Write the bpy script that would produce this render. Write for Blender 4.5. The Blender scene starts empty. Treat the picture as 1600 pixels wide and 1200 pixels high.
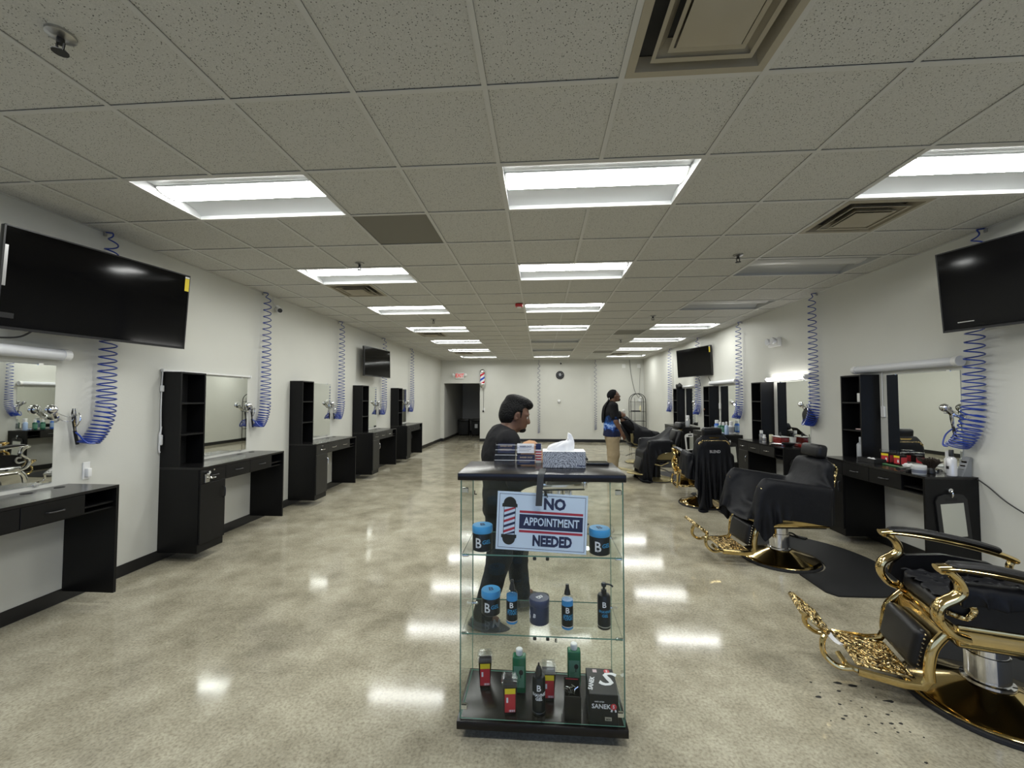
import bpy, bmesh, math, random
import numpy as np
from mathutils import Vector, Matrix, Euler

random.seed(7); np.random.seed(7)
S = bpy.context.scene
COL = S.collection
PI = math.pi

# ------------------------------------------------------------------ camera, world, exposure
F_PX, YAW, PITCH = 637.8, 0.0699, 0.0360
CAM_Z, HC = 1.571, 2.983                 # eye height, ceiling height
XL, XR, YB, YF = -3.70, 3.70, 14.96, -1.75
cam = bpy.data.cameras.new('camera')
cam.sensor_fit = 'HORIZONTAL'; cam.sensor_width = 36.0
cam.lens = F_PX / 1600 * 36.0
cam.clip_start = 0.05; cam.clip_end = 60
camo = bpy.data.objects.new('camera', cam)
camo.location = (0, 0, CAM_Z)
camo.rotation_euler = (PI/2 + PITCH, 0, YAW)
COL.objects.link(camo); S.camera = camo
w = bpy.data.worlds.new('world'); S.world = w; w.use_nodes = True
w.node_tree.nodes['Background'].inputs[0].default_value = (0.42, 0.58, 1.0, 1)
w.node_tree.nodes['Background'].inputs[1].default_value = 1.1          # overcast dusk sky outside the shop front
S.view_settings.view_transform = 'Standard'
S.view_settings.look = 'None'
S.view_settings.exposure = 0.42
S.view_settings.gamma = 1.0
S.view_settings.use_curve_mapping = False
S.cycles.transparent_max_bounces = 24
S.cycles.max_bounces = 10
S.cycles.diffuse_bounces = 6
S.cycles.glossy_bounces = 6
S.cycles.sample_clamp_indirect = 6.0
LAMP = 26.0                              # radiance of a ceiling lens
TUBE = 7.0                              # radiance of the lit mirror lamp

# ------------------------------------------------------------------ materials
def lin(c):
    if isinstance(c, str):
        c = [int(c[i:i+2], 16)/255 for i in (0, 2, 4)]
        c = [x/12.92 if x <= .04045 else ((x+.055)/1.055)**2.4 for x in c]
    return (c[0], c[1], c[2], 1.0)
def mat(name, col, rough=.5, metal=0.0, spec=.5, coat=0.0, emit=None, estr=0.0, sheen=0.0):
    m = bpy.data.materials.new(name); m.use_nodes = True
    b = m.node_tree.nodes['Principled BSDF']
    b.inputs['Base Color'].default_value = lin(col)
    b.inputs['Roughness'].default_value = rough
    b.inputs['Metallic'].default_value = metal
    b.inputs['Specular IOR Level'].default_value = spec
    b.inputs['Coat Weight'].default_value = coat
    b.inputs['Sheen Weight'].default_value = sheen
    if emit is not None:
        b.inputs['Emission Color'].default_value = lin(emit)
        b.inputs['Emission Strength'].default_value = estr
    return m
def N(m, t, **kw):
    n = m.node_tree.nodes.new(t)
    for k, v in kw.items():
        if k in n.inputs: n.inputs[k].default_value = v
        else: setattr(n, k, v)
    return n
def L(m, a, b): m.node_tree.links.new(a, b)
def B(m): return m.node_tree.nodes['Principled BSDF']
def ramp(m, fac, stops):
    r = N(m, 'ShaderNodeValToRGB'); e = r.color_ramp.elements
    while len(e) < len(stops): e.new(.5)
    for el, (p, c) in zip(e, stops): el.position = p; el.color = lin(c)
    L(m, fac, r.inputs[0]); return r
def coords(m, kind='Object', scale=(1, 1, 1)):
    tc = N(m, 'ShaderNodeTexCoord'); mp = N(m, 'ShaderNodeMapping')
    mp.inputs['Scale'].default_value = scale
    L(m, tc.outputs[kind], mp.inputs[0]); return mp.outputs[0]
def noise(m, vec, scale, detail=3, rough=.5):
    n = N(m, 'ShaderNodeTexNoise'); n.inputs['Scale'].default_value = scale
    n.inputs['Detail'].default_value = detail; n.inputs['Roughness'].default_value = rough
    L(m, vec, n.inputs['Vector']); return n
def bump(m, h, strength=.2, dist=.01):
    b = N(m, 'ShaderNodeBump'); b.inputs['Strength'].default_value = strength
    b.inputs['Distance'].default_value = dist
    L(m, h, b.inputs['Height']); L(m, b.outputs[0], B(m).inputs['Normal']); return b

M = {}
# painted drywall with a faint orange peel
m = M['wall'] = mat('wall_paint', (.56, .555, .52), .55, spec=.3)
v = coords(m); n = noise(m, v, 90, 2); bump(m, n.outputs['Fac'], .12, .004)
n2 = noise(m, v, .9, 3)
r = ramp(m, n2.outputs['Fac'], [(.3, (.60, .60, .555)), (.7, (.64, .64, .595))]); L(m, r.outputs[0], B(m).inputs['Base Color'])
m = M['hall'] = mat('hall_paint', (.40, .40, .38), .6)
# polished concrete
m = M['floor'] = mat('polished_concrete', (.3, .27, .21), .12, spec=.20)
v = coords(m)
n1 = noise(m, v, .55, 6, .62); n2 = noise(m, v, 3.2, 6, .65); n3 = noise(m, v, 70, 3, .6)
mx = N(m, 'ShaderNodeMixRGB', blend_type='MIX'); mx.inputs[0].default_value = .5
L(m, n1.outputs['Fac'], mx.inputs[1]); L(m, n2.outputs['Fac'], mx.inputs[2])
r = ramp(m, mx.outputs[0], [(.33, (.185, .165, .118)), (.46, (.315, .288, .214)), (.56, (.415, .384, .292)), (.67, (.52, .49, .385))])
vo = N(m, 'ShaderNodeTexVoronoi'); vo.inputs['Scale'].default_value = 150; L(m, v, vo.inputs['Vector'])
r2 = ramp(m, n3.outputs['Fac'], [(.28, (.45, .43, .40)), (.5, (1, 1, 1)), (.74, (1.42, 1.42, 1.4))])
mu = N(m, 'ShaderNodeMixRGB', blend_type='MULTIPLY'); mu.inputs[0].default_value = .62
L(m, r.outputs[0], mu.inputs[1]); L(m, r2.outputs[0], mu.inputs[2]); L(m, mu.outputs[0], B(m).inputs['Base Color'])
rr = N(m, 'ShaderNodeMapRange'); rr.inputs['To Min'].default_value = .025; rr.inputs['To Max'].default_value = .17
L(m, n2.outputs['Fac'], rr.inputs[0]); L(m, rr.outputs[0], B(m).inputs['Roughness'])
nb = noise(m, v, 1.6, 3); bump(m, nb.outputs['Fac'], .035, .02)
# mineral fibre ceiling tile with pinholes and fissures
m = M['tile'] = mat('mineral_tile', (.55, .545, .51), .9, spec=.1)
v = coords(m)
ti = N(m, 'ShaderNodeObjectInfo')
ad = N(m, 'ShaderNodeVectorMath', operation='MULTIPLY_ADD')
L(m, ti.outputs['Random'], ad.inputs[0]); ad.inputs[1].default_value = (37, 19, 0); L(m, v, ad.inputs[2])
vo = N(m, 'ShaderNodeTexVoronoi'); vo.inputs['Scale'].default_value = 95; L(m, ad.outputs[0], vo.inputs['Vector'])
nn = noise(m, ad.outputs[0], 260, 2)
th = N(m, 'ShaderNodeMapRange'); th.inputs['From Min'].default_value = .17; th.inputs['From Max'].default_value = .27
L(m, vo.outputs['Distance'], th.inputs[0])
n4 = noise(m, ad.outputs[0], 40, 2)
gt = N(m, 'ShaderNodeMapRange'); gt.inputs['From Min'].default_value = .52; gt.inputs['From Max'].default_value = .60
L(m, n4.outputs['Fac'], gt.inputs[0])
mxx = N(m, 'ShaderNodeMath', operation='MAXIMUM'); L(m, th.outputs[0], mxx.inputs[0]); L(m, gt.outputs[0], mxx.inputs[1])
r = ramp(m, mxx.outputs[0], [(0, (.11, .108, .10)), (1, (.61, .605, .57))])
r3 = ramp(m, nn.outputs['Fac'], [(.3, (.86, .86, .86)), (.65, (1.04, 1.04, 1.04))])
mu = N(m, 'ShaderNodeMixRGB', blend_type='MULTIPLY'); mu.inputs[0].default_value = 1
L(m, r.outputs[0], mu.inputs[1]); L(m, r3.outputs[0], mu.inputs[2]); L(m, mu.outputs[0], B(m).inputs['Base Color'])
bump(m, mxx.outputs[0], .35, .004)
M['tee'] = mat('grid_white', (.60, .595, .57), .45)
M['plenum'] = mat('plenum', (.05, .05, .05), .9)
M['return'] = mat('return_grille', (.20, .19, .16), .7)
m = M['diffuser'] = mat('diffuser_beige', (.40, .36, .275), .5)
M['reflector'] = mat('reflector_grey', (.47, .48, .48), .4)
M['lens_on'] = mat('lens_lit', (.9, .9, .88), .4, emit=(.985, 1, .965), estr=LAMP)
M['lens_off'] = mat('lens_off', (.66, .66, .66), .25)
M['tube_on'] = mat('tube_lit', (.9, .9, .9), .4, emit=(1, .985, .95), estr=TUBE)
M['white_plastic'] = mat('white_plastic', (.78, .78, .77), .3)
M['frosted'] = mat('frosted_tube', (.66, .67, .70), .28, coat=.3)
M['base'] = mat('vinyl_base', (.010, .010, .011), .35)
# black laminate with a faint woodgrain
m = M['laminate'] = mat('black_laminate', (.0045, .0045, .005), .4, spec=.25)
v = coords(m, 'Object', (1, 1, .06)); n = noise(m, v, 160, 3); bump(m, n.outputs['Fac'], .10, .002)
m = M['lam_top'] = mat('black_laminate_top', (.010, .0095, .010), .22, spec=.4)
m = M['lam_grey'] = mat('charcoal_laminate', (.017, .0165, .0155), .4, spec=.3)
M['black_in'] = mat('black_interior', (.006, .006, .007), .6)
M['mirror'] = mat('silvered_mirror', (.80, .82, .79), .01, 1.0)
M['mirror_edge'] = mat('mirror_edge', (.5, .52, .5), .2)
M['chrome'] = mat('chrome', (.78, .78, .79), .08, 1.0)
M['steel'] = mat('brushed_steel', (.5, .5, .5), .28, 1.0)
m = M['gold'] = mat('polished_brass', (.60, .455, .205), .10, 1.0)
m = M['gold_cast'] = mat('cast_brass', (.58, .45, .22), .2, 1.0)
v = coords(m, 'Object'); vo = N(m, 'ShaderNodeTexVoronoi', feature='SMOOTH_F1'); vo.inputs['Scale'].default_value = 42; L(m, v, vo.inputs['Vector'])
nn = noise(m, v, 30, 3); ma = N(m, 'ShaderNodeMath', operation='ADD'); L(m, vo.outputs['Distance'], ma.inputs[0]); L(m, nn.outputs['Fac'], ma.inputs[1])
bump(m, ma.outputs[0], 1.0, .02)
M['gold_matte'] = mat('satin_gold', (.58, .49, .25), .33, .85)
M['leather'] = mat('black_leather', (.006, .006, .007), .38, spec=.35)
v = coords(M['leather']); n = noise(M['leather'], v, 260, 3); bump(M['leather'], n.outputs['Fac'], .15, .002)
m = M['cape'] = mat('black_nylon', (.0055, .006, .0085), .55, spec=.25)
v = coords(m); n = noise(m, v, 9, 4); bump(m, n.outputs['Fac'], .22, .03)
M['rubber'] = mat('black_rubber', (.012, .012, .013), .6)
m = M['mat'] = mat('anti_fatigue_mat', (.012, .0125, .014), .55, spec=.35)
v = coords(m); n = noise(m, v, 120, 2); bump(m, n.outputs['Fac'], .2, .003)
M['black'] = mat('black_plastic', (.012, .012, .013), .35)
M['matte_black'] = mat('matte_black', (.01, .01, .01), .7)
M['screen'] = mat('glossy_screen', (.002, .002, .0025), .07, spec=.22)
M['blue_hose'] = mat('blue_hose', (.010, .042, .30), .3)
M['navy_hose'] = mat('navy_hose', (.008, .022, .15), .3)
M['red'] = mat('red_plastic', (.50, .02, .02), .35)
M['white'] = mat('white_paper', (.80, .80, .80), .6)
M['yellow'] = mat('yellow_label', (.80, .62, .02), .5)
M['wire'] = mat('dark_wire', (.02, .02, .02), .5)

# glass: clear sheet with fresnel reflection and green edges
def glass(name, tint, gl=(.9, 1, .95), rough=0.0, refl=1.0):
    m = bpy.data.materials.new(name); m.use_nodes = True
    nt = m.node_tree; nt.nodes.remove(nt.nodes['Principled BSDF'])
    out = nt.nodes['Material Output']
    tr = nt.nodes.new('ShaderNodeBsdfTransparent'); tr.inputs[0].default_value = lin(tint)
    gs = nt.nodes.new('ShaderNodeBsdfGlossy'); gs.inputs[0].default_value = lin(gl); gs.inputs['Roughness'].default_value = rough
    lw = nt.nodes.new('ShaderNodeFresnel'); lw.inputs[0].default_value = 1.45
    mx = nt.nodes.new('ShaderNodeMixShader')
    ml = nt.nodes.new('ShaderNodeMath'); ml.operation = 'MULTIPLY'; ml.inputs[1].default_value = refl
    ge = nt.nodes.new('ShaderNodeNewGeometry'); inv = nt.nodes.new('ShaderNodeMath'); inv.operation = 'MULTIPLY_ADD'
    inv.inputs[1].default_value = -1.0; inv.inputs[2].default_value = 1.0; nt.links.new(ge.outputs['Backfacing'], inv.inputs[0])
    m2 = nt.nodes.new('ShaderNodeMath'); m2.operation = 'MULTIPLY'; nt.links.new(inv.outputs[0], m2.inputs[1])
    nt.links.new(lw.outputs[0], ml.inputs[0]); nt.links.new(ml.outputs[0], m2.inputs[0]); nt.links.new(m2.outputs[0], mx.inputs[0])
    nt.links.new(tr.outputs[0], mx.inputs[1]); nt.links.new(gs.outputs[0], mx.inputs[2]); nt.links.new(mx.outputs[0], out.inputs[0])
    return m
M['glass'] = glass('clear_glass', (.980, .99, .985), refl=.75)
M['glass_edge'] = mat('glass_edge', (.10, .22, .17), .12)
M['acrylic'] = glass('clear_acrylic', (.97, .97, .98), (1, 1, 1))
M['clear_plastic'] = glass('clear_plastic', (.90, .915, .93), (1, 1, 1), .12, 1.2)

# ------------------------------------------------------------------ mesh helpers
class MB:
    """collects shapes, then links them as ONE mesh object"""
    def __init__(s): s.v = []; s.f = []; s.mi = []; s.n = 0; s.cur = 0
    def add(s, v, f):
        s.v.extend([tuple(map(float, p)) for p in v]); s.f.extend([tuple(i+s.n for i in q) for q in f])
        s.mi.extend([s.cur]*len(f)); s.n += len(v); return s
    def slot(s, i): s.cur = i; return s
    def box(s, a, b, mtx=None):
        x0, y0, z0 = a; x1, y1, z1 = b
        v = [(x0,y0,z0),(x1,y0,z0),(x1,y1,z0),(x0,y1,z0),(x0,y0,z1),(x1,y0,z1),(x1,y1,z1),(x0,y1,z1)]
        if mtx is not None: v = [mtx @ Vector(p) for p in v]
        return s.add(v, [(3,2,1,0),(4,5,6,7),(0,1,5,4),(1,2,6,5),(2,3,7,6),(3,0,4,7)])
    def rbox(s, a, b, r=.01, seg=2, mtx=None):
        bm = bmesh.new(); bmesh.ops.create_cube(bm, size=1)
        d = Vector(b)-Vector(a); c = (Vector(a)+Vector(b))/2
        for q in bm.verts: q.co = Vector((q.co.x*d.x, q.co.y*d.y, q.co.z*d.z))
        r = min(r, min(abs(x) for x in d)*.49)
        bmesh.ops.bevel(bm, geom=bm.edges[:], offset=r, segments=seg, profile=.5, affect='EDGES')
        for q in bm.verts: q.co += c
        if mtx is not None: bm.transform(mtx)
        bm.verts.index_update(); s.add([q.co[:] for q in bm.verts], [[q.index for q in f.verts] for f in bm.faces]); bm.free(); return s
    def lathe(s, prof, seg=24, c=(0,0,0), mtx=None, cap=True):
        v = []; f = []
        for r, z in prof:
            for k in range(seg):
                a = 2*PI*k/seg; v.append((c[0]+r*math.cos(a), c[1]+r*math.sin(a), c[2]+z))
        if mtx is not None: v = [mtx @ Vector(p) for p in v]
        for i in range(len(prof)-1):
            for k in range(seg):
                k2 = (k+1) % seg
                f.append((i*seg+k, i*seg+k2, (i+1)*seg+k2, (i+1)*seg+k))
        if cap:
            if prof[0][0] > 1e-5: f.append(tuple(range(seg))[::-1])
            if prof[-1][0] > 1e-5: f.append(tuple((len(prof)-1)*seg+k for k in range(seg)))
        return s.add(v, f)
    def cyl(s, a, b, r, r2=None, seg=16):
        a = Vector(a); b = Vector(b); d = b-a
        q = d.to_track_quat('Z', 'Y').to_matrix().to_4x4(); q.translation = a
        return s.lathe([(r, 0), (r if r2 is None else r2, d.length)], seg, mtx=q)
    def tube(s, pts, r, seg=8, rr=None, flat=None, closed=False):
        """sweep along pts; r or per-point rr; flat=(sx,sy) squashes the section; up kept near Z"""
        P = [Vector(p) for p in pts]; n = len(P); v = []; f = []
        up = None
        for i in range(n):
            t = (P[min(i+1, n-1)]-P[max(i-1, 0)]).normalized() if not closed else (P[(i+1) % n]-P[i-1]).normalized()
            if up is None:
                up = Vector((0,0,1)) if abs(t.z) < .95 else Vector((1,0,0))
            x = t.cross(up)
            if x.length < 1e-4: x = t.orthogonal()
            x.normalize(); y = x.cross(t).normalized(); up = y
            R = rr[i] if rr else r
            for k in range(seg):
                a = 2*PI*k/seg
                sx, sy = flat or (1, 1)
                v.append(P[i]+x*R*sx*math.cos(a)+y*R*sy*math.sin(a))
        m_ = n if closed else n-1
        for i in range(m_):
            j = (i+1) % n
            for k in range(seg):
                k2 = (k+1) % seg; f.append((i*seg+k, i*seg+k2, j*seg+k2, j*seg+k))
        if not closed: f.append(tuple(range(seg))[::-1]); f.append(tuple((n-1)*seg+k for k in range(seg)))
        return s.add(v, f)
    def ball(s, c, r, seg=16, rings=10, sc=(1,1,1)):
        p = [(max(1e-4, r*math.sin(PI*i/rings)), -r*math.cos(PI*i/rings)) for i in range(rings+1)]
        mt = Matrix.Translation(c) @ Matrix.Diagonal((*sc, 1))
        return s.lathe(p, seg, mtx=mt, cap=False)
    def prism(s, outline, z0, z1, mtx=None):
        n = len(outline); v = [(x, y, z0) for x, y in outline]+[(x, y, z1) for x, y in outline]
        if mtx is not None: v = [mtx @ Vector(p) for p in v]
        f = [tuple(range(n))[::-1], tuple(range(n, 2*n))]+[(i, (i+1) % n, n+(i+1) % n, n+i) for i in range(n)]
        return s.add(v, f)
    def mesh(s, name, mats):
        me = bpy.data.meshes.new(name); me.from_pydata(s.v, [], s.f)
        for q in (mats if isinstance(mats, (list, tuple)) else [mats]): me.materials.append(q)
        if len(me.materials) > 1: me.polygons.foreach_set('material_index', s.mi)
        me.polygons.foreach_set('use_smooth', [True]*len(me.polygons))
        me.set_sharp_from_angle(angle=math.radians(35)); me.update(); return me
    def build(s, name, mats, parent=None, loc=None, kind=None, label=None):
        return link(name, s.mesh(name, mats), parent, loc, kind, label)
def link(name, me, parent=None, loc=None, kind=None, label=None, rot=None):
    o = bpy.data.objects.new(name, me); COL.objects.link(o)
    if parent is not None: o.parent = parent
    if loc is not None: o.location = loc
    if rot is not None: o.rotation_euler = rot
    if kind: o['kind'] = kind
    if label: o['label'] = label
    return o
def thing(name, label, cat, loc=(0,0,0), rz=0.0, group=None):
    o = bpy.data.objects.new(name, None); COL.objects.link(o)
    o.empty_display_size = .05
    o.location = loc; o.rotation_euler = (0, 0, rz); o['label'] = label; o['category'] = cat
    if group: o['group'] = group
    return o
def tag(o, label, cat, group=None):
    o['label'] = label; o['category'] = cat
    if group: o['group'] = group
    return o
def dup(root, loc=None, rz=None, label=None, group=None):
    r = root.copy(); COL.objects.link(r)
    if loc is not None: r.location = loc
    if rz is not None: r.rotation_euler = (0, 0, rz)
    if label: r['label'] = label
    if group: r['group'] = group
    for ch in list(root.children):
        c = ch.copy(); COL.objects.link(c); c.parent = r
        for g in list(ch.children):
            d = g.copy(); COL.objects.link(d); d.parent = c
    return r
def rotm(axis, deg): return Matrix.Rotation(math.radians(deg), 4, axis)
def T(x, y, z): return Matrix.Translation((x, y, z))
def text_mesh(txt, size, ext=.0004, bold=0.0, align='CENTER', sx=1.0, shear=0.0, res=2):
    """flat lettering in the XY plane, centred on the origin -> vertices, faces"""
    cu = bpy.data.curves.new('lettering', 'FONT'); cu.body = txt; cu.size = size; cu.extrude = ext
    cu.offset = bold; cu.align_x = align; cu.align_y = 'CENTER'; cu.shear = shear; cu.resolution_u = res
    o = bpy.data.objects.new('lettering', cu); COL.objects.link(o)
    dg = bpy.context.evaluated_depsgraph_get(); me = bpy.data.meshes.new_from_object(o.evaluated_get(dg))
    v = [(p.co.x*sx, p.co.y, p.co.z) for p in me.vertices]; f = [tuple(p.vertices) for p in me.polygons]
    bpy.data.objects.remove(o); bpy.data.curves.remove(cu); bpy.data.meshes.remove(me)
    return v, f
def text_add(mb, txt, size, mtx, **kw):
    v, f = text_mesh(txt, size, **kw); mb.add([mtx @ Vector(p) for p in v], f); return mb
def text_wrap(mb, txt, size, R, z, ang, **kw):
    """lettering bent round an upright cylinder of radius R, facing the angle ang"""
    v, f = text_mesh(txt, size, **kw)
    mb.add([((R+.0006+p[2])*math.cos(ang+p[0]/R), (R+.0006+p[2])*math.sin(ang+p[0]/R), z+p[1]) for p in v], f); return mb
def bez(pts, n=12):
    """smooth curve through pts (Catmull-Rom)"""
    P = [Vector(p) for p in pts]; out = []
    for i in range(len(P)-1):
        a = P[max(i-1, 0)]; b = P[i]; c = P[i+1]; d = P[min(i+2, len(P)-1)]
        for k in range(n):
            t = k/n
            out.append(.5*((2*b)+(c-a)*t+(2*a-5*b+4*c-d)*t*t+(3*b-a-3*c+d)*t**3))
    out.append(P[-1]); return out
FACE_CAM = Matrix.Rotation(PI/2, 4, 'X')            # XY lettering -> stands up, reads from -Y
# ================================================================== ROOM SHELL
def struct(mb, name, m, label=None): return mb.build(name, m, None, None, 'structure', label)
MB().box((XL-.1, YF-.1, -.1), (XR+.1, YB+.0, 0)).box((-3.70, YB, -.1), (-2.10, 18.7, 0)).build('floor', M['floor'], kind='structure')
struct(MB().box((XL-.1, YF-.1, 0), (XL, YB+.1, HC+.3)), 'wall_left', M['wall'])
struct(MB().box((XR, YF-.1, 0), (XR+.1, YB+.1, HC+.3)), 'wall_right', M['wall'])
struct(MB().box((XL, YB, 0), (-3.58, YB+.12, 2.14)).box((-2.235, YB, 0), (XR, YB+.12, 2.14)).box((XL, YB, 2.14), (XR, YB+.12, HC+.3)), 'wall_back', M['wall'])
fw = MB().box((XL, YF-.1, 0), (XR, YF, .45)).box((XL, YF-.1, 2.55), (XR, YF, HC+.3))
for x in (XL+.25, -1.25, 1.25, XR-.25): fw.box((x-.25 if abs(x) > 2 else x-.06, YF-.1, .45), (x+.25 if abs(x) > 2 else x+.06, YF, 2.55))
struct(fw, 'wall_front', M['wall'])
for k, (a, b) in enumerate(((-3.2, -1.31), (-1.19, 1.19), (1.31, 3.2))):
    struct(MB().box((a, YF-.055, .45), (b, YF-.05, 2.55)), 'window_%d' % (k+1), M['glass'])
struct(MB().box((-14, -16, -.12), (14, YF-.1, -.02)), 'pavement', mat('pavement', (.22, .22, .21), .8))
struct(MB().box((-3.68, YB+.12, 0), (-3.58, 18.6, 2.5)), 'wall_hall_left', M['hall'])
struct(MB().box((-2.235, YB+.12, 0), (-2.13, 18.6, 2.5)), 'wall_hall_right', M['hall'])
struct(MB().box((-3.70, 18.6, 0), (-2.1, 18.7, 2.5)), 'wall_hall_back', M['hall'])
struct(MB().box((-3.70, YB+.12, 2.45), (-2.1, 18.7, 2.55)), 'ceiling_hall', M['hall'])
def base(name, a, b): struct(MB().rbox(a, b, .003, 1), name, M['base'])
base('baseboard_left', (XL, YF, 0), (XL+.008, YB, .105)); base('baseboard_right', (XR-.008, YF, 0), (XR, YB, .105))
base('baseboard_back', (-2.235, YB-.008, 0), (XR-.008, YB, .105)); base('baseboard_back', (XL+.008, YB-.008, 0), (-3.58, YB, .105))
base('baseboard_hall', (-3.58, YB, 0), (-3.572, 18.6, .105)); base('baseboard_hall', (-2.243, YB, 0), (-2.235, 18.6, .105))
base('baseboard_hall', (-3.572, 18.592, 0), (-2.243, 18.6, .105))

# ================================================================== CEILING: slab, tees, tiles
G = .6096; GX, GY = -.25, 1.793
def gx(i): return max(XL, min(XR, GX+G*i))
def gy(j): return GY+G*j
ceil = struct(MB().box((XL-.1, YF-.1, HC+.14), (XR+.1, YB+.1, HC+.2)).box((XL, YF, HC+.004), (XR, gy(-2), HC+.14)), 'ceiling', M['plenum'])
J0, J1 = -2, 21
lights_on = [(-4, j) for j in (-2, 1, 4, 7, 10, 13, 16, 19)]+[(0, j) for j in (-2, 1, 4, 7, 10, 19)]+[(4, j) for j in (-2, 1, 10, 13, 16, 19)]
lights_off = [(0, 13), (0, 16), (4, 4), (4, 7)]
diffs = [(1, -1), (4, 2), (-4, 5), (-4, 11), (-4, 17), (4, 18)]
returns = [(-2, 2), (3, 11), (3, 17)]
taken = {}
for (i, j) in lights_on+lights_off: taken[(i, j)] = taken[(i+1, j)] = 'light'
for ij in diffs: taken[ij] = 'diff'
for ij in returns: taken[ij] = 'ret'
tile_me = {}
def tile_mesh(wx, wy, m, nm):
    k = (round(wx, 3), round(wy, 3), nm)
    if k not in tile_me:
        tile_me[k] = MB().box((-wx/2+.013, -wy/2+.013, .006), (wx/2-.013, wy/2-.013, .022)).mesh('ceiling_tile', m)
    return tile_me[k]
# tees: main runners along the room, cross tees between them
tee = MB
def bar(x0, y0, x1, y1):
    MB().box((x0, y0, HC-.001), (x1, y1, HC+.004)).build('grid_bar', M['tee'], ceil)
TW = .0125
for i in range(-5, 7):
    x = GX+G*i
    if XL+.02 < x < XR-.02:
        segs = []; start = gy(J0)
        for j in range(J0, J1+1):
            if taken.get((i, j)) == 'light' and taken.get((i-1, j)) == 'light' and ((i-1, j) in lights_on or (i-1, j) in lights_off):
                if gy(j) > start: segs.append((start, gy(j)))
                start = gy(j+1)
        segs.append((start, YB))
        for a, b in segs: bar(x-TW, a, x+TW, b)
for j in range(J0, J1+1):
    if gy(j) < YB-.03: MB().box((XL, gy(j)-TW, HC-.0005), (XR, gy(j)+TW, HC+.003)).build('grid_bar', M['tee'], ceil)
# wall angles
MB().box((XL, YF, HC-.001), (XL+.022, YB, HC+.004)).build('wall_angle', M['tee'], ceil)
MB().box((XR-.022, YF, HC-.001), (XR, YB, HC+.004)).build('wall_angle', M['tee'], ceil)
MB().box((XL, YB-.022, HC-.0015), (XR, YB, HC+.004)).build('wall_angle', M['tee'], ceil)
for i in range(-6, 7):
    for j in range(J0, J1+1):
        t = taken.get((i, j))
        if t in ('light', 'diff'): continue
        x0, x1, y0, y1 = gx(i), gx(i+1), gy(j), min(gy(j+1), YB)
        if x1-x0 < .1 or y1-y0 < .1: continue
        me = tile_mesh(x1-x0, y1-y0, M['return'] if t == 'ret' else M['tile'], 'r' if t == 'ret' else 't')
        nm = 'return_grille' if t == 'ret' else 'ceiling_tile'
        link(nm, me, ceil, ((x0+x1)/2, (y0+y1)/2, HC))

# ------------------------------------------------------------------ troffers
def trof(on):
    W, D = 2*G, G
    prof = [(.016, .001), (.016, .03), (.06, .052), (.13, .066), (.20, .070), (.205, .052)]
    mb = MB()
    full = prof+[(D-a, z) for a, z in prof[::-1]]
    v = []; f = []
    for x in (.016, W-.016):
        v += [(x, y, z) for y, z in full]
    n = len(full)
    for k in range(n-1): f.append((k, k+1, n+k+1, n+k))
    mb.add(v, f)
    # end plates and outer can
    for x in (.012, W-.016):
        mb.prism([(y, z) for y, z in full], 0, .004, T(x, 0, 0) @ Matrix(((0,0,1,0),(1,0,0,0),(0,1,0,0),(0,0,0,1))))
    mb.box((.012, .012, .074), (W-.012, D-.012, .09))
    fr = MB()
    for a, b in (((.0125, .0125, -.001), (W-.0125, .022, .004)), ((.0125, D-.022, -.001), (W-.0125, D-.0125, .004)), ((.0125, .022, -.001), (.02, D-.022, .004)), ((W-.02, .022, -.001), (W-.0125, D-.022, .004))): fr.box(a, b)
    le = MB(); ln = [(.203, .056), (.235, .040), (.28, .033), (.305, .032), (.33, .033), (.375, .040), (.407, .056)]
    v = [(x, y, z) for x in (.03, W-.03) for y, z in ln]; n = len(ln)
    le.add(v, [(k, k+1, n+k+1, n+k) for k in range(n-1)])
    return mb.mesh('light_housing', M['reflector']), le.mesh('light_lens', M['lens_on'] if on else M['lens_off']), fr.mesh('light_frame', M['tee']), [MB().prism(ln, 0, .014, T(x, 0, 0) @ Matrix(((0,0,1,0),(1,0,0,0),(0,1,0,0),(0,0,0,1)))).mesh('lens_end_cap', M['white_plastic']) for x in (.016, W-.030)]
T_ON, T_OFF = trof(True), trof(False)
side = {-4: 'over the bare stations', 0: 'along the middle of the room', 4: 'over the busy stations'}
ordn = ['first', 'second', 'third', 'fourth', 'fifth', 'sixth', 'seventh', 'eighth']
js = [-2, 1, 4, 7, 10, 13, 16, 19]
for (i, j) in lights_on+lights_off:
    on = (i, j) in lights_on
    k = js.index(j)
    where = {-4: 'the bare stations', 0: 'the middle aisle', 4: 'the busy stations'}[i]
    lab = f"{'lit' if on else 'unlit'} recessed ceiling light, {ordn[k-1] if k else 'overhead one'} in the row above {where}" if k else f"lit recessed ceiling light above {where}, overhead beside the entrance"
    t = thing('ceiling_light', lab, 'ceiling light', (gx(i), gy(j), HC), 0, 'recessed ceiling lights')
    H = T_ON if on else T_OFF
    link('light_housing', H[0], t); link('light_lens', H[1], t); link('light_frame', H[2], t); [link('lens_end_cap', q_, t) for q_ in H[3]]

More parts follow.
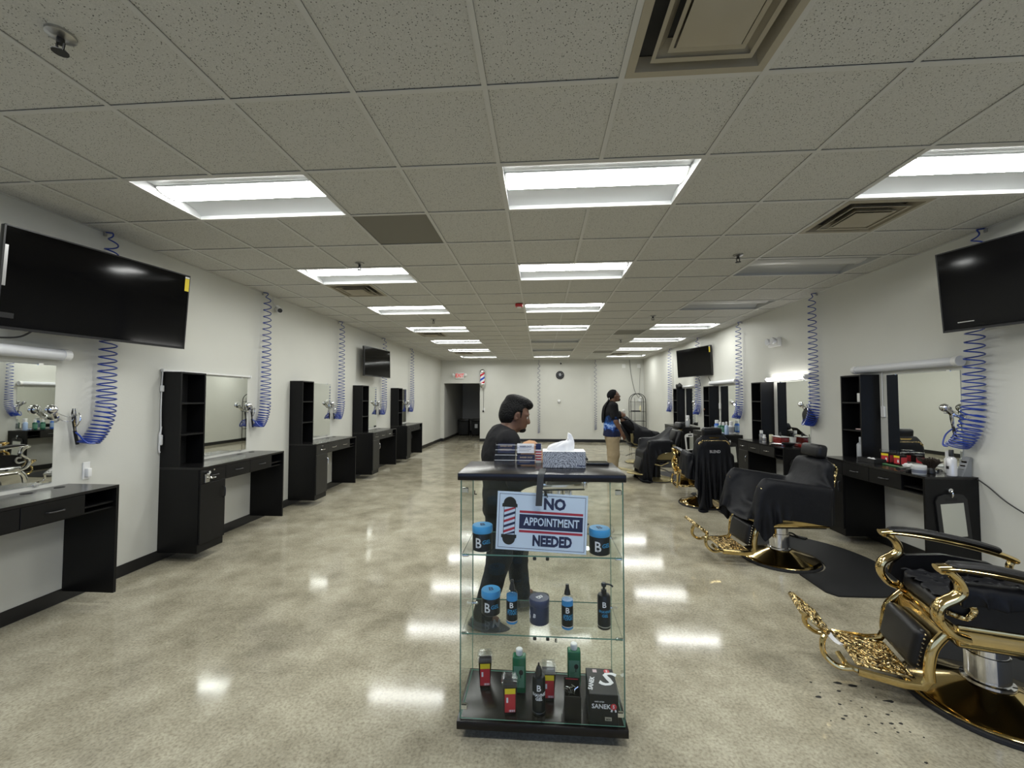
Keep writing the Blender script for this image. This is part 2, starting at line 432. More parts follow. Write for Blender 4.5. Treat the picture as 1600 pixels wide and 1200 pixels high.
# ------------------------------------------------------------------ air diffusers (stepped square cones)
def diffuser_meshes():
    def ring(a, za, b, zb):
        mb = MB(); v = []
        for (h, z) in ((a, za), (b, zb)): v += [(-h, -h, z), (h, -h, z), (h, h, z), (-h, h, z)]
        mb.add(v, [(k, (k+1) % 4, 4+(k+1) % 4, 4+k) for k in range(4)]); return mb
    out = []
    fr = MB(); h = G/2-.013
    for (a, za, b, zb) in ((h, -.003, h-.035, -.006), (h-.035, -.006, h-.05, .05), (h, -.003, h, .012)):
        q = ring(a, za, b, zb); fr.add(q.v, q.f)
    out.append(fr.mesh('diffuser_frame', M['diffuser']))
    for (a, za, b, zb) in ((.205, -.012, .150, .045), (.150, -.018, .098, .038)):
        q = ring(a, za, b, zb); q2 = ring(a, za, a-.018, za+.004); q.add(q2.v, q2.f)
        out.append(q.mesh('diffuser_cone', M['diffuser']))
    q = ring(.125, -.020, .035, .018); c = MB(); c.add(q.v, q.f)
    # centre plate: facetted pyramid pointing down
    c.add([(-.125,-.125,-.02),(.125,-.125,-.02),(.125,.125,-.02),(-.125,.125,-.02),(-.04,-.04,-.055),(.04,-.04,-.055),(.04,.04,-.055),(-.04,.04,-.055)], [(0,1,5,4),(1,2,6,5),(2,3,7,6),(3,0,4,7),(4,5,6,7)])
    out.append(c.mesh('centre_plate', M['diffuser']))
    k = MB().box((-h, -h, .055), (h, h, .06)); out.append(k.mesh('dark_throat', M['plenum']))
    return out
DM = diffuser_meshes()
dl = ['big beige square ceiling diffuser, nearest, over the display case', 'beige square ceiling diffuser beside the wall television over gold chairs',
      'dusty square ceiling diffuser under the second light above bare stations', 'dusty square ceiling diffuser by the fourth light above bare stations',
      'far square ceiling diffuser beside the hallway end of bare stations', 'far square ceiling diffuser near the wire plant stand']
for ij, lb in zip(diffs, dl):
    t = thing('air_diffuser', lb, 'air vent', (gx(ij[0])+G/2, gy(ij[1])+G/2, HC), 0, 'square air diffusers')
    for me in DM: link(me.name.split('.')[0], me, t)
# ------------------------------------------------------------------ sprinklers, strobe, cameras
def sprinkler():
    t = thing('sprinkler', '', 'sprinkler', (0, 0, HC), 0, 'pendant sprinkler heads')
    MB().lathe([(.034, .006), (.034, -.004), (.02, -.010), (.012, -.012)], 16).build('escutcheon', M['steel'], t)
    b = MB().cyl((0,0,-.01), (0,0,-.03), .009).cyl((.012,0,-.028), (.008,0,-.055), .003, seg=6).cyl((-.012,0,-.028), (-.008,0,-.055), .003, seg=6)
    b.lathe([(.001, -.058), (.019, -.058), (.019, -.055), (.001, -.053)], 12); b.build('deflector', M['wire'], t); return t
sp = sprinkler()
spl = [(-1.857, 1.411, 'dark sprinkler head in a ragged hole, nearest on the bare-station side'), (-1.885, 4.10, 'small sprinkler head just before second light above bare stations'),
       (1.944, 4.12, 'small sprinkler head on tile beside the big wall television side'), (1.92, 7.09, 'small sprinkler head between the two unlit fixtures and the aisle lights'),
       (-1.9, 7.11, 'small sprinkler head between third and fourth bare-station lights'), (1.92, 9.91, 'farthest small sprinkler head near the far television')]
for k, (x, y, lb) in enumerate(spl):
    o = sp if k == 0 else dup(sp)
    o.location = (x, y, HC); o['label'] = lb
    if k == 0: o.scale = (1.35, 1.35, 1.2)
t = thing('fire_strobe', 'red fire alarm strobe on the ceiling beside third middle light', 'fire alarm', (-.317, 6.036, HC))
MB().rbox((-.055, -.055, -.045), (.055, .055, 0), .012, 2).build('strobe_body', M['red'], t)
MB().rbox((-.03, -.03, -.062), (.03, .03, -.044), .008, 2).build('strobe_lens', M['white_plastic'], t)
def bullet_cam(name, label, loc, rz):
    t = thing(name, label, 'camera', loc, rz)
    MB().lathe([(.045, 0), (.045, .012), (.03, .02)], 16, mtx=rotm('Y', 90)).build('camera_base', M['white_plastic'], t)
    MB().tube([(.015,0,0), (.05,0,-.01), (.075,0,-.02)], .012).build('camera_arm', M['white_plastic'], t)
    b = rotm('Y', 12)
    MB().cyl(b @ Vector((.03, 0, -.02)), b @ Vector((.16, 0, -.02)), .036, seg=18).build('camera_body', M['white_plastic'], t)
    MB().cyl(b @ Vector((.158, 0, -.02)), b @ Vector((.168, 0, -.02)), .030, seg=18).build('camera_lens', M['black'], t)
    return t
bullet_cam('security_camera', 'white bullet security camera high on wall beside blue hose', (XL, 5.46, 2.84), math.radians(-42))
MB().tube(bez([(XL+.012, 5.36, 2.98), (XL+.012, 5.37, 2.90), (XL+.012, 5.42, 2.86), (XL+.012, 5.46, 2.85)], 6), .004, 6).build('camera_cable', M['white_plastic']); tag(bpy.data.objects['camera_cable'], 'thin white cable running from ceiling to bullet security camera', 'cable')
bullet_cam('security_camera', 'white security camera high on far wall above the clock', (.734, YB, 2.89), math.radians(-90))

# ------------------------------------------------------------------ back wall fittings
t = thing('exit_sign', 'white EXIT sign with two emergency lamp heads over hallway opening', 'exit sign', (-2.985, YB, 2.42))
MB().rbox((-.16, -.05, -.11), (.16, 0, .11), .008, 2).build('sign_box', M['white_plastic'], t)
mb = MB(); text_add(mb, 'EXIT', .19, T(0, -.0505, 0) @ FACE_CAM, bold=.004, sx=.8, ext=.001); mb.build('lettering', mat('exit_red', (.62, .03, .03), .4, emit=(.8, .05, .04), estr=.35), t)
for s_ in (-1, 1):
    q = MB().cyl((s_*.16, -.03, .03), (s_*.20, -.03, .03), .02); q.build('lamp_arm', M['white_plastic'], t)
    q = MB().lathe([(.03, 0), (.05, .03), (.058, .07)], 16, mtx=T(s_*.225, -.02, .03) @ rotm('X', 90)).lathe([(.056, .0)]+[(.05*math.cos(a), .03*math.sin(a)) for a in (.5, 1.0, 1.5)], 16, mtx=T(s_*.225, -.09, .03) @ rotm('X', 90)); q.build('lamp_head', M['white_plastic'], t)
# barber pole
m = M['pole'] = mat('barber_stripes', (.8, .8, .8), .2)
tc = N(m, 'ShaderNodeTexCoord'); sep = N(m, 'ShaderNodeSeparateXYZ'); L(m, tc.outputs['Object'], sep.inputs[0])
at = N(m, 'ShaderNodeMath', operation='ARCTAN2'); L(m, sep.outputs[1], at.inputs[0]); L(m, sep.outputs[0], at.inputs[1])
q1 = N(m, 'ShaderNodeMath', operation='MULTIPLY'); q1.inputs[1].default_value = 1/(2*PI); L(m, at.outputs[0], q1.inputs[0])
q2 = N(m, 'ShaderNodeMath', operation='MULTIPLY_ADD'); q2.inputs[1].default_value = -3.1; L(m, sep.outputs[2], q2.inputs[0]); L(m, q1.outputs[0], q2.inputs[2])
q3 = N(m, 'ShaderNodeMath', operation='FRACT'); L(m, q2.outputs[0], q3.inputs[0])
r = ramp(m, q3.outputs[0], [(0, (.75, .75, .78)), (.25, (.55, .03, .05)), (.5, (.75, .75, .78)), (.75, (.02, .07, .45))]); r.color_ramp.interpolation = 'CONSTANT'
L(m, r.outputs[0], B(m).inputs['Base Color'])
t = thing('barber_pole', 'striped red white and blue barber pole with chrome caps on wall', 'barber pole', (-2.13, YB-.11, 2.33))
MB().cyl((0,0,-.20), (0,0,.20), .085, seg=24).build('striped_cylinder', M['pole'], t)
MB().lathe([(.10, .20), (.11, .23), (.10, .27), (.06, .31), (.02, .33)], 24).build('top_cap', M['chrome'], t)
MB().lathe([(.02, -.36), (.06, -.33), (.10, -.28), (.11, -.23), (.10, -.20)], 24).build('bottom_cap', M['chrome'], t)
MB().box((-.04, .02, -.32), (.04, .11, -.27)).box((-.04, .02, .22), (.04, .11, .27)).build('wall_bracket', M['chrome'], t)
tag(MB().tube(bez([(-2.09, YB-.02, 2.0), (-2.095, YB-.012, 1.6), (-2.10, YB-.012, 1.25), (-2.10, YB-.02, 1.14)], 6), .006, 6).build('pole_cord', M['wire']), 'thin dark cord hanging from barber pole to wall outlet', 'cord')
t = thing('wall_outlet', 'white wall outlet with plugged adapter under the barber pole', 'outlet', (-2.08, YB, 1.17))
MB().rbox((-.04, -.008, -.06), (.04, 0, .06), .003, 1).build('cover_plate', M['white_plastic'], t)
MB().rbox((-.05, -.05, -.09), (.0, -.008, -.03), .008, 2).build('adapter', M['black'], t)
# clock
t = thing('wall_clock', 'round black wall clock with silver emblem centred on far wall', 'clock', (.708, YB, 2.43))
MB().lathe([(.145, 0), (.15, .01), (.15, .03), (.14, .035), (.135, .025), (.0001, .025)], 36, mtx=rotm('X', 90), cap=False).build('clock_body', M['black'], t)
mb = MB()
for k in range(12):
    a = k*PI/6; mb.box((-.004, -.028, .10), (.004, -.026, .122), rotm('Y', math.degrees(a)))
mb.build('hour_marks', M['steel'], t)
mb = MB().box((-.004, -.032, -.01), (.004, -.029, .075), rotm('Y', -60)).box((-.003, -.034, -.01), (.003, -.031, .10), rotm('Y', 70)); mb.build('clock_hands', M['white'], t)
mb = MB().lathe([(.035, 0), (.03, .004)], 16, mtx=T(0,-.026,.04) @ rotm('X', 90)).box((-.05, -.029, -.035), (.05, -.026, -.015)); mb.build('emblem', M['steel'], t)
def knob(label, x, z, r=.055):
    t = thing('wall_air_valve', label, 'valve', (x, YB, z))
    MB().lathe([(r, 0), (r, .02), (r*.85, .05), (r*.5, .06)], 20, mtx=rotm('X', 90)).build('valve_cover', M['white_plastic'], t)
    MB().cyl((0,-.05,-.01), (.0,-.06,-.085), .022).build('nozzle', M['steel'], t)
knob('white round wall valve with grey nozzle under the clock', .67, 1.485)
knob('white round wall valve with nozzle beside the wire plant stand', 2.98, 1.15, .045)
for x, lb in ((3.0, 'square white blank wall plate high on far wall'), (3.53, 'white blank wall plate high in the far corner')):
    t = MB().rbox((-.06, -.012, -.07), (.06, 0, .07), .004, 1).build('wall_plate', M['white_plastic'], None, (x, YB, 2.75)); tag(t, lb, 'wall plate')
# emergency light on right wall
t = thing('emergency_light', 'white twin-head emergency light on wall between two coiled hoses', 'emergency light', (XR, 6.66, 2.46))
MB().rbox((-.06, -.14, -.075), (0, .14, .06), .01, 2).build('housing', M['white_plastic'], t)
for s_ in (-1, 1): MB().lathe([(.035, 0), (.055, .04), (.05, .055)], 16, mtx=T(-.06, s_*.075, .01) @ rotm('Y', -90)).build('lamp_head', M['frosted'], t)
# hallway bins
def bin_(x, label):
    t = thing('trash_bin', label, 'trash bin', (x, 17.4, 0), 0, 'black bins in the hallway')
    mb = MB().rbox((-.21, -.24, .05), (.21, .24, .62), .03, 2); mb.build('bin_body', M['matte_black'], t)
    MB().rbox((-.235, -.27, .622), (.235, .27, .70), .02, 2).build('bin_lid', M['black'], t)
    for s_ in (-1, 1): MB().cyl((s_*.2, .2, .06), (s_*.24, .2, .06), .06).build('wheel', M['rubber'], t)
    return t
bin_(-3.27, 'black wheeled bin in the dark hallway, beside the hall wall'); b2 = bin_(-2.72, 'black wheeled bin with a grey label in the dark hallway')
MB().box((-.06, -.243, .33), (.06, -.2405, .50)).build('bin_label', M['steel'], b2)
# wire plant stand (etagere) in the corner
t = thing('wire_etagere', 'black arched wire shelf rack standing in the far corner', 'shelf rack', (3.37, 14.55, 0))
def arch(y, w_, h):
    pts = [(-w_, y, .0), (-w_, y, h)]+[(-w_*math.cos(a), y, h+w_*1.0*math.sin(a)) for a in np.linspace(0, PI, 13)[1:-1]]+[(w_, y, h), (w_, y, 0)]
    return pts
MB().tube(arch(-.15, .25, 1.50), .012, 6).build('arched_frame', M['matte_black'], t)
MB().tube(arch(.15, .25, 1.50), .012, 6).build('arched_frame', M['matte_black'], t)
for sx in (-1, 1): MB().tube([(sx*.12, -.15, 0), (sx*.12, -.15, 1.6 if sx < 0 else 1.6)], .007, 6).build('upright_bar', M['matte_black'], t)
for z in (.12, .46, .79, 1.12, 1.46):
    mb = MB()
    for y in np.linspace(-.15, .15, 7): mb.cyl((-.25, y, z), (.25, y, z), .005, seg=6)
    mb.cyl((-.25, -.15, z), (-.25, .15, z), .006, seg=6).cyl((.25, -.15, z), (.25, .15, z), .006, seg=6); mb.build('wire_shelf', M['matte_black'], t)
tag(MB().lathe([(.035, 0), (.035, .16), (.015, .19), (.015, .22)], 14).build('spray_can', mat('pale_can', (.65, .6, .4), .4), None, (3.47, 14.55, 1.126)), 'pale yellow bottle standing on the wire rack shelf', 'bottle')
tag(MB().rbox((-.14, -.1, 0), (.14, .1, .035), .008, 2).build('black_tray', M['black'], None, (3.32, 14.55, 1.126)), 'flat black tray lying on the wire rack middle shelf', 'tray')
tag(MB().rbox((-.07, -.05, 0), (.07, .05, .10), .02, 2).ball((.02, -.03, .13), .035).build('white_router', M['white_plastic'], None, (3.46, 14.55, 1.466)), 'small white device on top shelf of the wire rack', 'router')
tag(MB().tube(bez([(3.20, YB-.02, 2.97), (3.26, YB-.02, 2.4), (3.36, YB-.1, 1.85), (3.44, 14.6, 1.60)], 8), .007, 6).build('hanging_cable', M['wire']), 'thick black cable from ceiling down to the wire rack device', 'cable')
tag(MB().tube(bez([(3.58, YB-.02, 2.68), (3.56, YB-.02, 2.3), (3.52, YB-.1, 1.85), (3.47, 14.6, 1.58)], 8), .004, 6).build('hanging_cable', M['wire']), 'thin dark cable from the corner wall plate to the wire rack', 'cable')
# ================================================================== STYLING STATIONS (local: +X out of the wall, +Y tower -> free end)
SL, SD, Z0, ZT = 1.28, .43, .085, .905
def handle(mb, y0, y1, x, z, vertical=False, L_=.10):
    if not vertical: mb.tube(bez([(x, y0, z), (x+.022, y0+.012, z), (x+.026, (y0+y1)/2, z), (x+.022, y1-.012, z), (x, y1, z)], 4), .0055, 6)
    else: mb.tube(bez([(x, y0, z), (x+.022, y0, z+.012), (x+.026, y0, z+L_/2), (x+.022, y0, z+L_-.012), (x, y0, z+L_)], 4), .0055, 6)
    return mb
def station(label, hm, front, lamp=None):
    t = thing('styling_station', label, 'styling station', (0,0,0), 0, 'black barber stations along the walls')
    MB().box((.003, 0, ZT-.02), (SD, SL, ZT)).build('countertop', M['lam_top'], t)
    MB().box((.003, 0, Z0), (SD-.02, .018, ZT-.0205)).build('side_panel', M['laminate'], t)
    MB().box((.003, .302, Z0), (SD-.02, .318, ZT-.0205)).box((.003, .018, Z0), (SD-.02, .302, Z0+.018)).box((.003, .018, Z0+.018), (.012, .302, ZT-.0205)).box((SD-.09, .018, Z0), (SD-.02, .302, Z0+.075)).build('cabinet_body', M['laminate'], t)
    MB().box((.003, SL-.02, Z0), (SD, SL, ZT-.0205)).build('end_panel', M['laminate'], t)
    d = MB().rbox((SD-.0195, .004, Z0+.078), (SD-.002, .316, .742), .002, 1).build('cabinet_door', front, t)
    handle(MB(), .285, 0, SD-.002, .56, True, .11).build('door_handle', hm, d)
    MB().box((.003, .318, .735), (SD-.02, SL-.02, .745)).box((.003, .318, .745), (.02, SL-.02, ZT-.0205)).box((SD-.21, 1.035, .745), (SD-.02, 1.047, ZT-.0205)).build('apron', M['laminate'], t)
    for (a, b) in ((.004, .316), (.320, .675), (.679, 1.045)):
        dr = MB().rbox((SD-.0195, a, .746), (SD-.002, b, ZT-.022), .002, 1).build('drawer', front, t)
        c = (a+b)/2; handle(MB(), c-.05, c+.05, SD-.002, .812).build('drawer_handle', hm, dr)
    MB().box((SD-.30, 1.05, .775), (SD-.022, SL-.021, .787)).build('cubby_shelf', M['laminate'], t)
    # tower
    z1 = 1.835; tw = .30; td = .20
    MB().box((.003, 0, ZT+.0005), (td, .016, z1)).build('tower_side', M['laminate'], t)
    MB().box((.003, tw-.016, ZT+.0005), (td, tw, z1)).build('tower_side', M['laminate'], t)
    MB().box((.003, .016, ZT+.0005), (.012, tw-.016, z1-.016)).build('tower_back', M['black_in'], t)
    MB().box((.003, .0162, z1-.016), (td, tw-.0162, z1)).build('tower_top', M['laminate'], t)
    for z in (1.215, 1.525): MB().box((.012, .0162, z-.008), (td-.002, tw-.0162, z+.008)).build('tower_shelf', M['laminate'], t)
    # lock and coloured clip on the first drawer, cable grommets in the top
    MB().cyl((SD-.002, .16, .862), (SD+.004, .16, .862), .008, seg=10).build('drawer_lock', M['chrome'], t)
    for y in (.95, 1.15): MB().lathe([(.03, 0), (.03, .002), (.024, .0022)], 16, c=(.09, y, ZT+.0002)).build('grommet', M['matte_black'], t)
    return t
st_b = station('', M['black'], M['laminate']); st_s = station('', M['chrome'], M['lam_grey'])
Lnames = ['black station nearest the bare wall TV, only its counter end in view', 'tall black shelf station under a slim white lamp strip, black handles',
          'black station with silver handles and an open empty tower, second-nearest tower', 'black station with silver handles below the small wall television',
          'farthest black station on the bare side, nearest the hallway']
L0 = [1.70, 3.745, 5.79, 7.82, 9.86]
Rnames = ['cluttered black station with a hand mirror hung on its end panel', 'black station under the glowing lamp, red trays on its counter',
          'black station behind the chair with green bottles on its counter', 'farthest busy black station below the far television']
R0 = [5.03, 7.06, 9.07, 11.08]
first = {}
def put(proto, loc, rz, lab):
    k = id(proto)
    if k not in first: first[k] = 1; proto.location = loc; proto.rotation_euler = (0, 0, rz); proto['label'] = lab; return proto
    return dup(proto, loc, rz, lab)
for k, y in enumerate(L0): put(st_b if k in (0, 1, 4) else st_s, (XL, y, 0), 0, Lnames[k])
for k, y in enumerate(R0): put(st_b if k in (0,) else st_s, (XR, y, 0), PI, Rnames[k])
def L2W(side, k, p):
    """station-local point -> world"""
    return Vector((XL+p[0], L0[k]+p[1], p[2])) if side == 'L' else Vector((XR-p[0], R0[k]-p[1], p[2]))
# mirrors
def mirror(label, side, k, u0=.395, u1=1.165, z0=.938, z1=1.825):
    t = thing('wall_mirror', label, 'mirror', (XL, L0[k], 0) if side == 'L' else (XR, R0[k], 0), 0 if side == 'L' else PI, 'frameless wall mirrors')
    MB().box((.006, u0+.002, z0+.002), (.0062, u1-.002, z1-.002)).build('mirror_face', M['mirror'], t)
    MB().box((.001, u0, z0), (.0058, u1, z1)).build('mirror_back', M['mirror_edge'], t)
    mb = MB()
    for y in (u0+.1, u1-.1): mb.box((.0008, y-.015, z0-.008), (.012, y+.015, z0+.006)).box((.0008, y-.015, z1-.006), (.012, y+.015, z1+.008))
    mb.build('mirror_clip', M['chrome'], t); return t
ml = ['large frameless mirror over the nearest bare counter', 'frameless mirror beside the tower with slim white lamp strip', 'frameless mirror beside the second-nearest bare tower',
      'frameless mirror under the small wall television', 'frameless mirror next to the farthest bare tower']
for k in range(5): mirror(ml[k], 'L', k, .32)
mr = ['frameless mirror over the cluttered counter with a hand mirror', 'frameless mirror under the glowing lamp tube', 'frameless mirror behind the green bottles', 'frameless mirror of the farthest busy station']
for k in range(4): mirror(mr[k], 'R', k)
# lamps over the mirrors
def tube_lamp(label, side, k, u0, u1, z, r=.042, m_=None):
    t = thing('vanity_light', label, 'wall lamp', (XL, L0[k], z) if side == 'L' else (XR, R0[k], z), 0 if side == 'L' else PI, 'tube lamps above the mirrors')
    MB().box((.002, u0+.02, -.03), (.025, u1-.02, .03)).build('lamp_back', M['white_plastic'], t)
    MB().cyl((.055, u0+.045, 0), (.055, u1-.045, 0), r, seg=20).build('lamp_tube', m_ or M['frosted'], t)
    for a, b in ((u0, u0+.0445), (u1-.0445, u1)): MB().cyl((.055, a, 0), (.055, b, 0), r+.004, seg=20).build('end_cap', M['white_plastic'], t)
    return t
tube_lamp('unlit frosted tube lamp over the nearest bare mirror', 'L', 0, .10, 1.20, 1.905)
tube_lamp('unlit frosted tube lamp over the cluttered station mirror', 'R', 0, .02, 1.225, 1.90)
tube_lamp('glowing tube lamp above the second busy mirror', 'R', 1, .18, 1.20, 1.875, .028, m_=M['tube_on'])
tube_lamp('unlit tube lamp over the mirror behind green bottles', 'R', 2, .02, 1.18, 1.90)
tube_lamp('slim unlit tube lamp over the farthest busy mirror', 'R', 3, .35, 1.15, 1.872, .025)
t = thing('lamp_strip', 'slim white lamp strip over tall tower with cord hanging beside it', 'wall lamp', (XL, L0[1], 0))
MB().rbox((.004, .0, 1.838), (.028, 1.185, 1.858), .004, 1).build('strip_body', M['white_plastic'], t)
MB().rbox((.004, -.022, 1.835), (.035, .0, 1.862), .003, 1).rbox((.004, 1.185, 1.832), (.035, 1.20, 1.862), .003, 1).build('end_cap', M['white_plastic'], t)
mb = MB().tube(bez([(.02, -.012, 1.84), (.018, -.016, 1.72), (.016, -.016, 1.45), (.018, -.014, 1.28), (.02, -.03, 1.22), (.018, -.02, 1.17), (.016, -.012, 1.25)], 6), .005, 6)
mb.tube(bez([(.02, -.012, 1.30), (.022, -.022, 1.2), (.02, -.028, 1.08), (.022, -.02, 1.05)], 6), .007, 6)
mb.build('lamp_cord', M['white_plastic'], t)
MB().rbox((.01, -.03, 1.64), (.035, -.004, 1.70), .004, 1).build('inline_switch', M['white_plastic'], t)
MB().rbox((.012, -.034, 1.12), (.04, -.006, 1.22), .006, 1).build('plug', M['white_plastic'], t)
# vertical white raceway / outlet on right station mirrors
for k, z, lb in ((0, 1.43, 'white tagged cord switch on wall strip at cluttered station'), (2, 1.42, 'white outlet box hanging beside tower behind green bottles')):
    p = L2W('R', k, (.0, .345, z))
    t = thing('cord_switch', lb, 'switch', p, PI)
    MB().rbox((.002, -.02, -.06), (.022, .028, .06), .004, 1).build('switch_box', M['white_plastic'], t)
    MB().box((.0222, -.010, -.035), (.0226, .016, .04)).build('paper_tag', M['white'], t)
    MB().tube([(.012, 0, .06), (.012, 0, .30), (.01, 0, .44)], .004, 6).build('cord', M['white_plastic'], t)

# ================================================================== COILED AIR HOSES
def coil_path(z_top, z_bot, curl=True, r0=.042, r1=.062, turns=30, off=.085, dy=0.0):
    """points of the helix, stretched at the top and bunched at the bottom"""
    pts = []; n = turns*14
    for i in range(n+1):
        q = i/n
        sN = q                                            # turn fraction
        # distance along the drop: sparse at the top
        s_ = 1-(1-q)**2.0*.70-(1-q)*.30
        zc = z_top+(z_bot-z_top)*s_
        yc = dy*s_
        if curl:
            d = max(0, (s_-.80)/.20)
            yc += -.13*d*d; zc += .055*d**3
        R = (r0+(r1-r0)*min(1, q*1.6))*min(1, q*turns*.8)
        a = 2*PI*turns*sN
        # tilt the coils a little as the bundle swings sideways
        pts.append((off+R*math.cos(a), yc+R*math.sin(a), zc+(-.25*R*math.sin(a) if curl and s_ > .8 else 0)))
    return pts
def hose(label, loc, rz, z_bot=1.16, curl=True, turns=33, gun=True, r1=.062, dy=0.0, z_top=HC-.004, tr=.0058, hm='blue_hose'):
    t = thing('air_hose', label, 'air hose', loc, rz, 'coiled blue air hoses')
    P = coil_path(z_top, z_bot, curl, turns=turns, r1=r1, dy=dy)
    mb = MB(); mb.tube([(.02, 0, z_top+.002)]+P[1:], tr, 5)
    mb.build('hose_coil', M[hm], t)
    MB().cyl((.02, 0, z_top-.03), (.02, 0, z_top), .012, seg=8).build('ceiling_fitting', M['steel'], t)
    if gun:
        e = Vector(P[-1])
        k = Vector((.045, -.20+dy, 1.41))
        g = bez([e, e+Vector((-.01, -.05, .01)), (e+k)/2+Vector((0, -.035, -.03)), k-Vector((0, -.012, .10))], 5)
        MB().tube(g, .006, 6).build('hose_tail', M['blue_hose'], t)
        MB().tube([k+Vector((0, .030, -.20)), k+Vector((0, .008, -.09))], .011, 8).build('swivel_grip', M['black'], t)
        MB().tube([k+Vector((0, .008, -.09)), k+Vector((0, .0, -.02)), k+Vector((0, -.006, .05)), k+Vector((.004, -.008, .085))], .011, 8, rr=[.009, .014, .015, .009]).tube(bez([k+Vector((.012, .012, -.06)), k+Vector((.02, .03, .0)), k+Vector((.012, .02, .05))], 4), .005, 6).cyl(k+Vector((.0, .0, .03)), k+Vector((.06, -.01, .035)), .006, .003, seg=8).build('blow_gun', M['chrome'], t)
    return t
hl = ['coiled blue hose hanging behind the big bare-side television', 'coiled blue hose beside the bullet camera and slim lamp strip', 'coiled blue hose third along the bare-side wall',
      'coiled blue hose behind the small wall television', 'coiled blue hose at the farthest bare station']
h0 = hose(hl[0], (XL, 3.165, 0), 0)
for k, y in enumerate((5.14, 7.19, 9.24, 11.29)): dup(h0, (XL, y, 0), 0, hl[k+1])
hr = ['coiled blue hose bunched beside the cluttered station mirror', 'coiled blue hose between emergency light and glowing mirror lamp', 'coiled blue hose beside the green bottles mirror', 'coiled blue hose hanging under the far television', 'coiled dark hose between far television and corner rack']
hb = hose(hr[0], (XR, 3.60, 0), PI, z_bot=1.10, turns=32, r1=.072, dy=-.11)
for k, y in enumerate((5.68, 7.72, 9.68, 11.72)): dup(h0, (XR, y, 0), PI, hr[k+1])
hose('coiled blue hose hanging straight on far wall beside the clock', (-.06, YB, 0), -PI/2, z_bot=.33, curl=False, turns=25, gun=False, r1=.044, tr=.0055, hm='navy_hose')
hose('coiled blue hose hanging straight on far wall behind standing barber', (1.975, YB, 0), -PI/2, z_bot=.45, curl=False, turns=25, gun=False, r1=.044, tr=.0055, hm='navy_hose')
# chrome ball hooks that hold the blow guns
def hook(label, side, k, u=1.09, z=1.49):
    p = L2W(side, k, (0, u, z))
    t = thing('gun_hook', label, 'hook', p, 0 if side == 'L' else PI, 'chrome ball hooks at the mirrors')
    MB().ball((.075, 0, 0), .036).build('chrome_ball', M['chrome'], t)
    MB().tube(bez([(.07, .02, -.02), (.05, .05, -.06), (.012, .075, -.075), (.004, .085, -.075)], 5), .012, 8, rr=[.02]*6+[.015]*6+[.009]*4).lathe([(.022, 0), (.022, .006)], 12, mtx=T(.001, .088, -.075) @ rotm('Y', 90)).build('hook_stem', M['chrome'], t)
    MB().tube(bez([(.06, .03, -.01), (.05, .09, -.045), (.045, .15, -.06), (.042, .19, -.05)], 5), .0025, 5).tube(bez([(.06, .03, -.05), (.05, .09, -.085), (.045, .15, -.095), (.042, .185, -.08)], 5), .0025, 5).build('wire_loop', M['steel'], t)
hk = {'L': ['at the nearest bare mirror', 'at the mirror with slim lamp strip', 'at the second-nearest bare tower mirror', 'at the mirror under small television', 'at the farthest bare mirror'],
      'R': ['at the cluttered station mirror', 'at the glowing lamp mirror', 'at the green bottles mirror', 'at the farthest busy mirror']}
for s_ in 'LR':
    for k, q in enumerate(hk[s_]): hook('chrome ball hook holding a blow gun '+q, s_, k)

# ================================================================== TELEVISIONS
def tv(label, c, n_yaw, tilt, W, side, sticker=False, wallx=None):
    H = W*.575; t = thing('television', label, 'television', c, 0, 'wall-mounted televisions')
    # frame: local X = right as seen, local Z = up, local -Y = towards the viewer
    rt = Vector((0, side, 0)); rt.rotate(Euler((0, 0, n_yaw)))
    nn = Vector((side, 0, 0)); nn.rotate(Euler((0, 0, n_yaw)))
    n2 = nn*math.cos(tilt)-Vector((0, 0, 1))*math.sin(tilt)
    u2 = Vector((0, 0, 1))*math.cos(tilt)+nn*math.sin(tilt)
    Rm = Matrix((rt, -n2, u2)).transposed()
    t.rotation_euler = Rm.to_euler()
    MB().rbox((-W/2, .004, -H/2), (W/2, .045, H/2), .006, 2).build('tv_casing', M['black'], t)
    MB().box((-W/2+.010, .0005, -H/2+.018), (W/2-.010, .0035, H/2-.010)).build('screen', M['screen'], t)
    MB().box((-W/2, 0, -H/2), (W/2, .004, -H/2+.017)).box((-W/2, 0, H/2-.009), (W/2, .004, H/2)).box((-W/2, 0, -H/2), (-W/2+.009, .004, H/2)).box((W/2-.009, 0, -H/2), (W/2, .004, H/2)).build('bezel', M['black'], t)
    MB().rbox((-W*.28, .045, -H*.32), (W*.28, .07, H*.2), .01, 2).build('rear_housing', M['matte_black'], t)
    # arm back to the wall plate, in the frame of the set
    inv = t.rotation_euler.to_matrix().inverted()
    pw = inv @ (Vector((XL if side > 0 else XR, c[1], c[2]))-Vector(c))
    MB().tube([(0, .07, 0), pw*.55+Vector((.0, .03, 0)), pw-Vector((0, .004, 0))], .022, 8).build('mount_arm', M['matte_black'], t)
    if sticker:
        MB().box((W/2-.045, -.001, H/2-.15), (W/2-.008, .0003, H/2-.035)).build('energy_label', M['yellow'], t)
        MB().box((W/2-.045, -.001, H/2-.033), (W/2-.008, .0003, H/2-.018)).build('label_tab', M['white'], t)
    return t, Rm
t1, R1_ = tv('big flat television tilted on bare-side wall, yellow energy label', (-3.40, 2.98, 2.375), -.186, .075, 1.195, 1, True)
MB().box((-.588, -.0012, -.06), (-.572, .0003, .21)).build('film_strip', M['steel'], t1); MB().box((-.592, -.0012, -.27), (-.52, .0003, -.235)).build('badge_sticker', M['black'], t1)
tv('small flat television with glossy screen on bare-side wall', (-3.47, 8.50, 2.34), -.128, -.02, 1.06, 1)
tv('big flat television on busy side wall, cut by picture edge', (3.475, 3.06, 2.44), .30, .09, 1.14, -1)
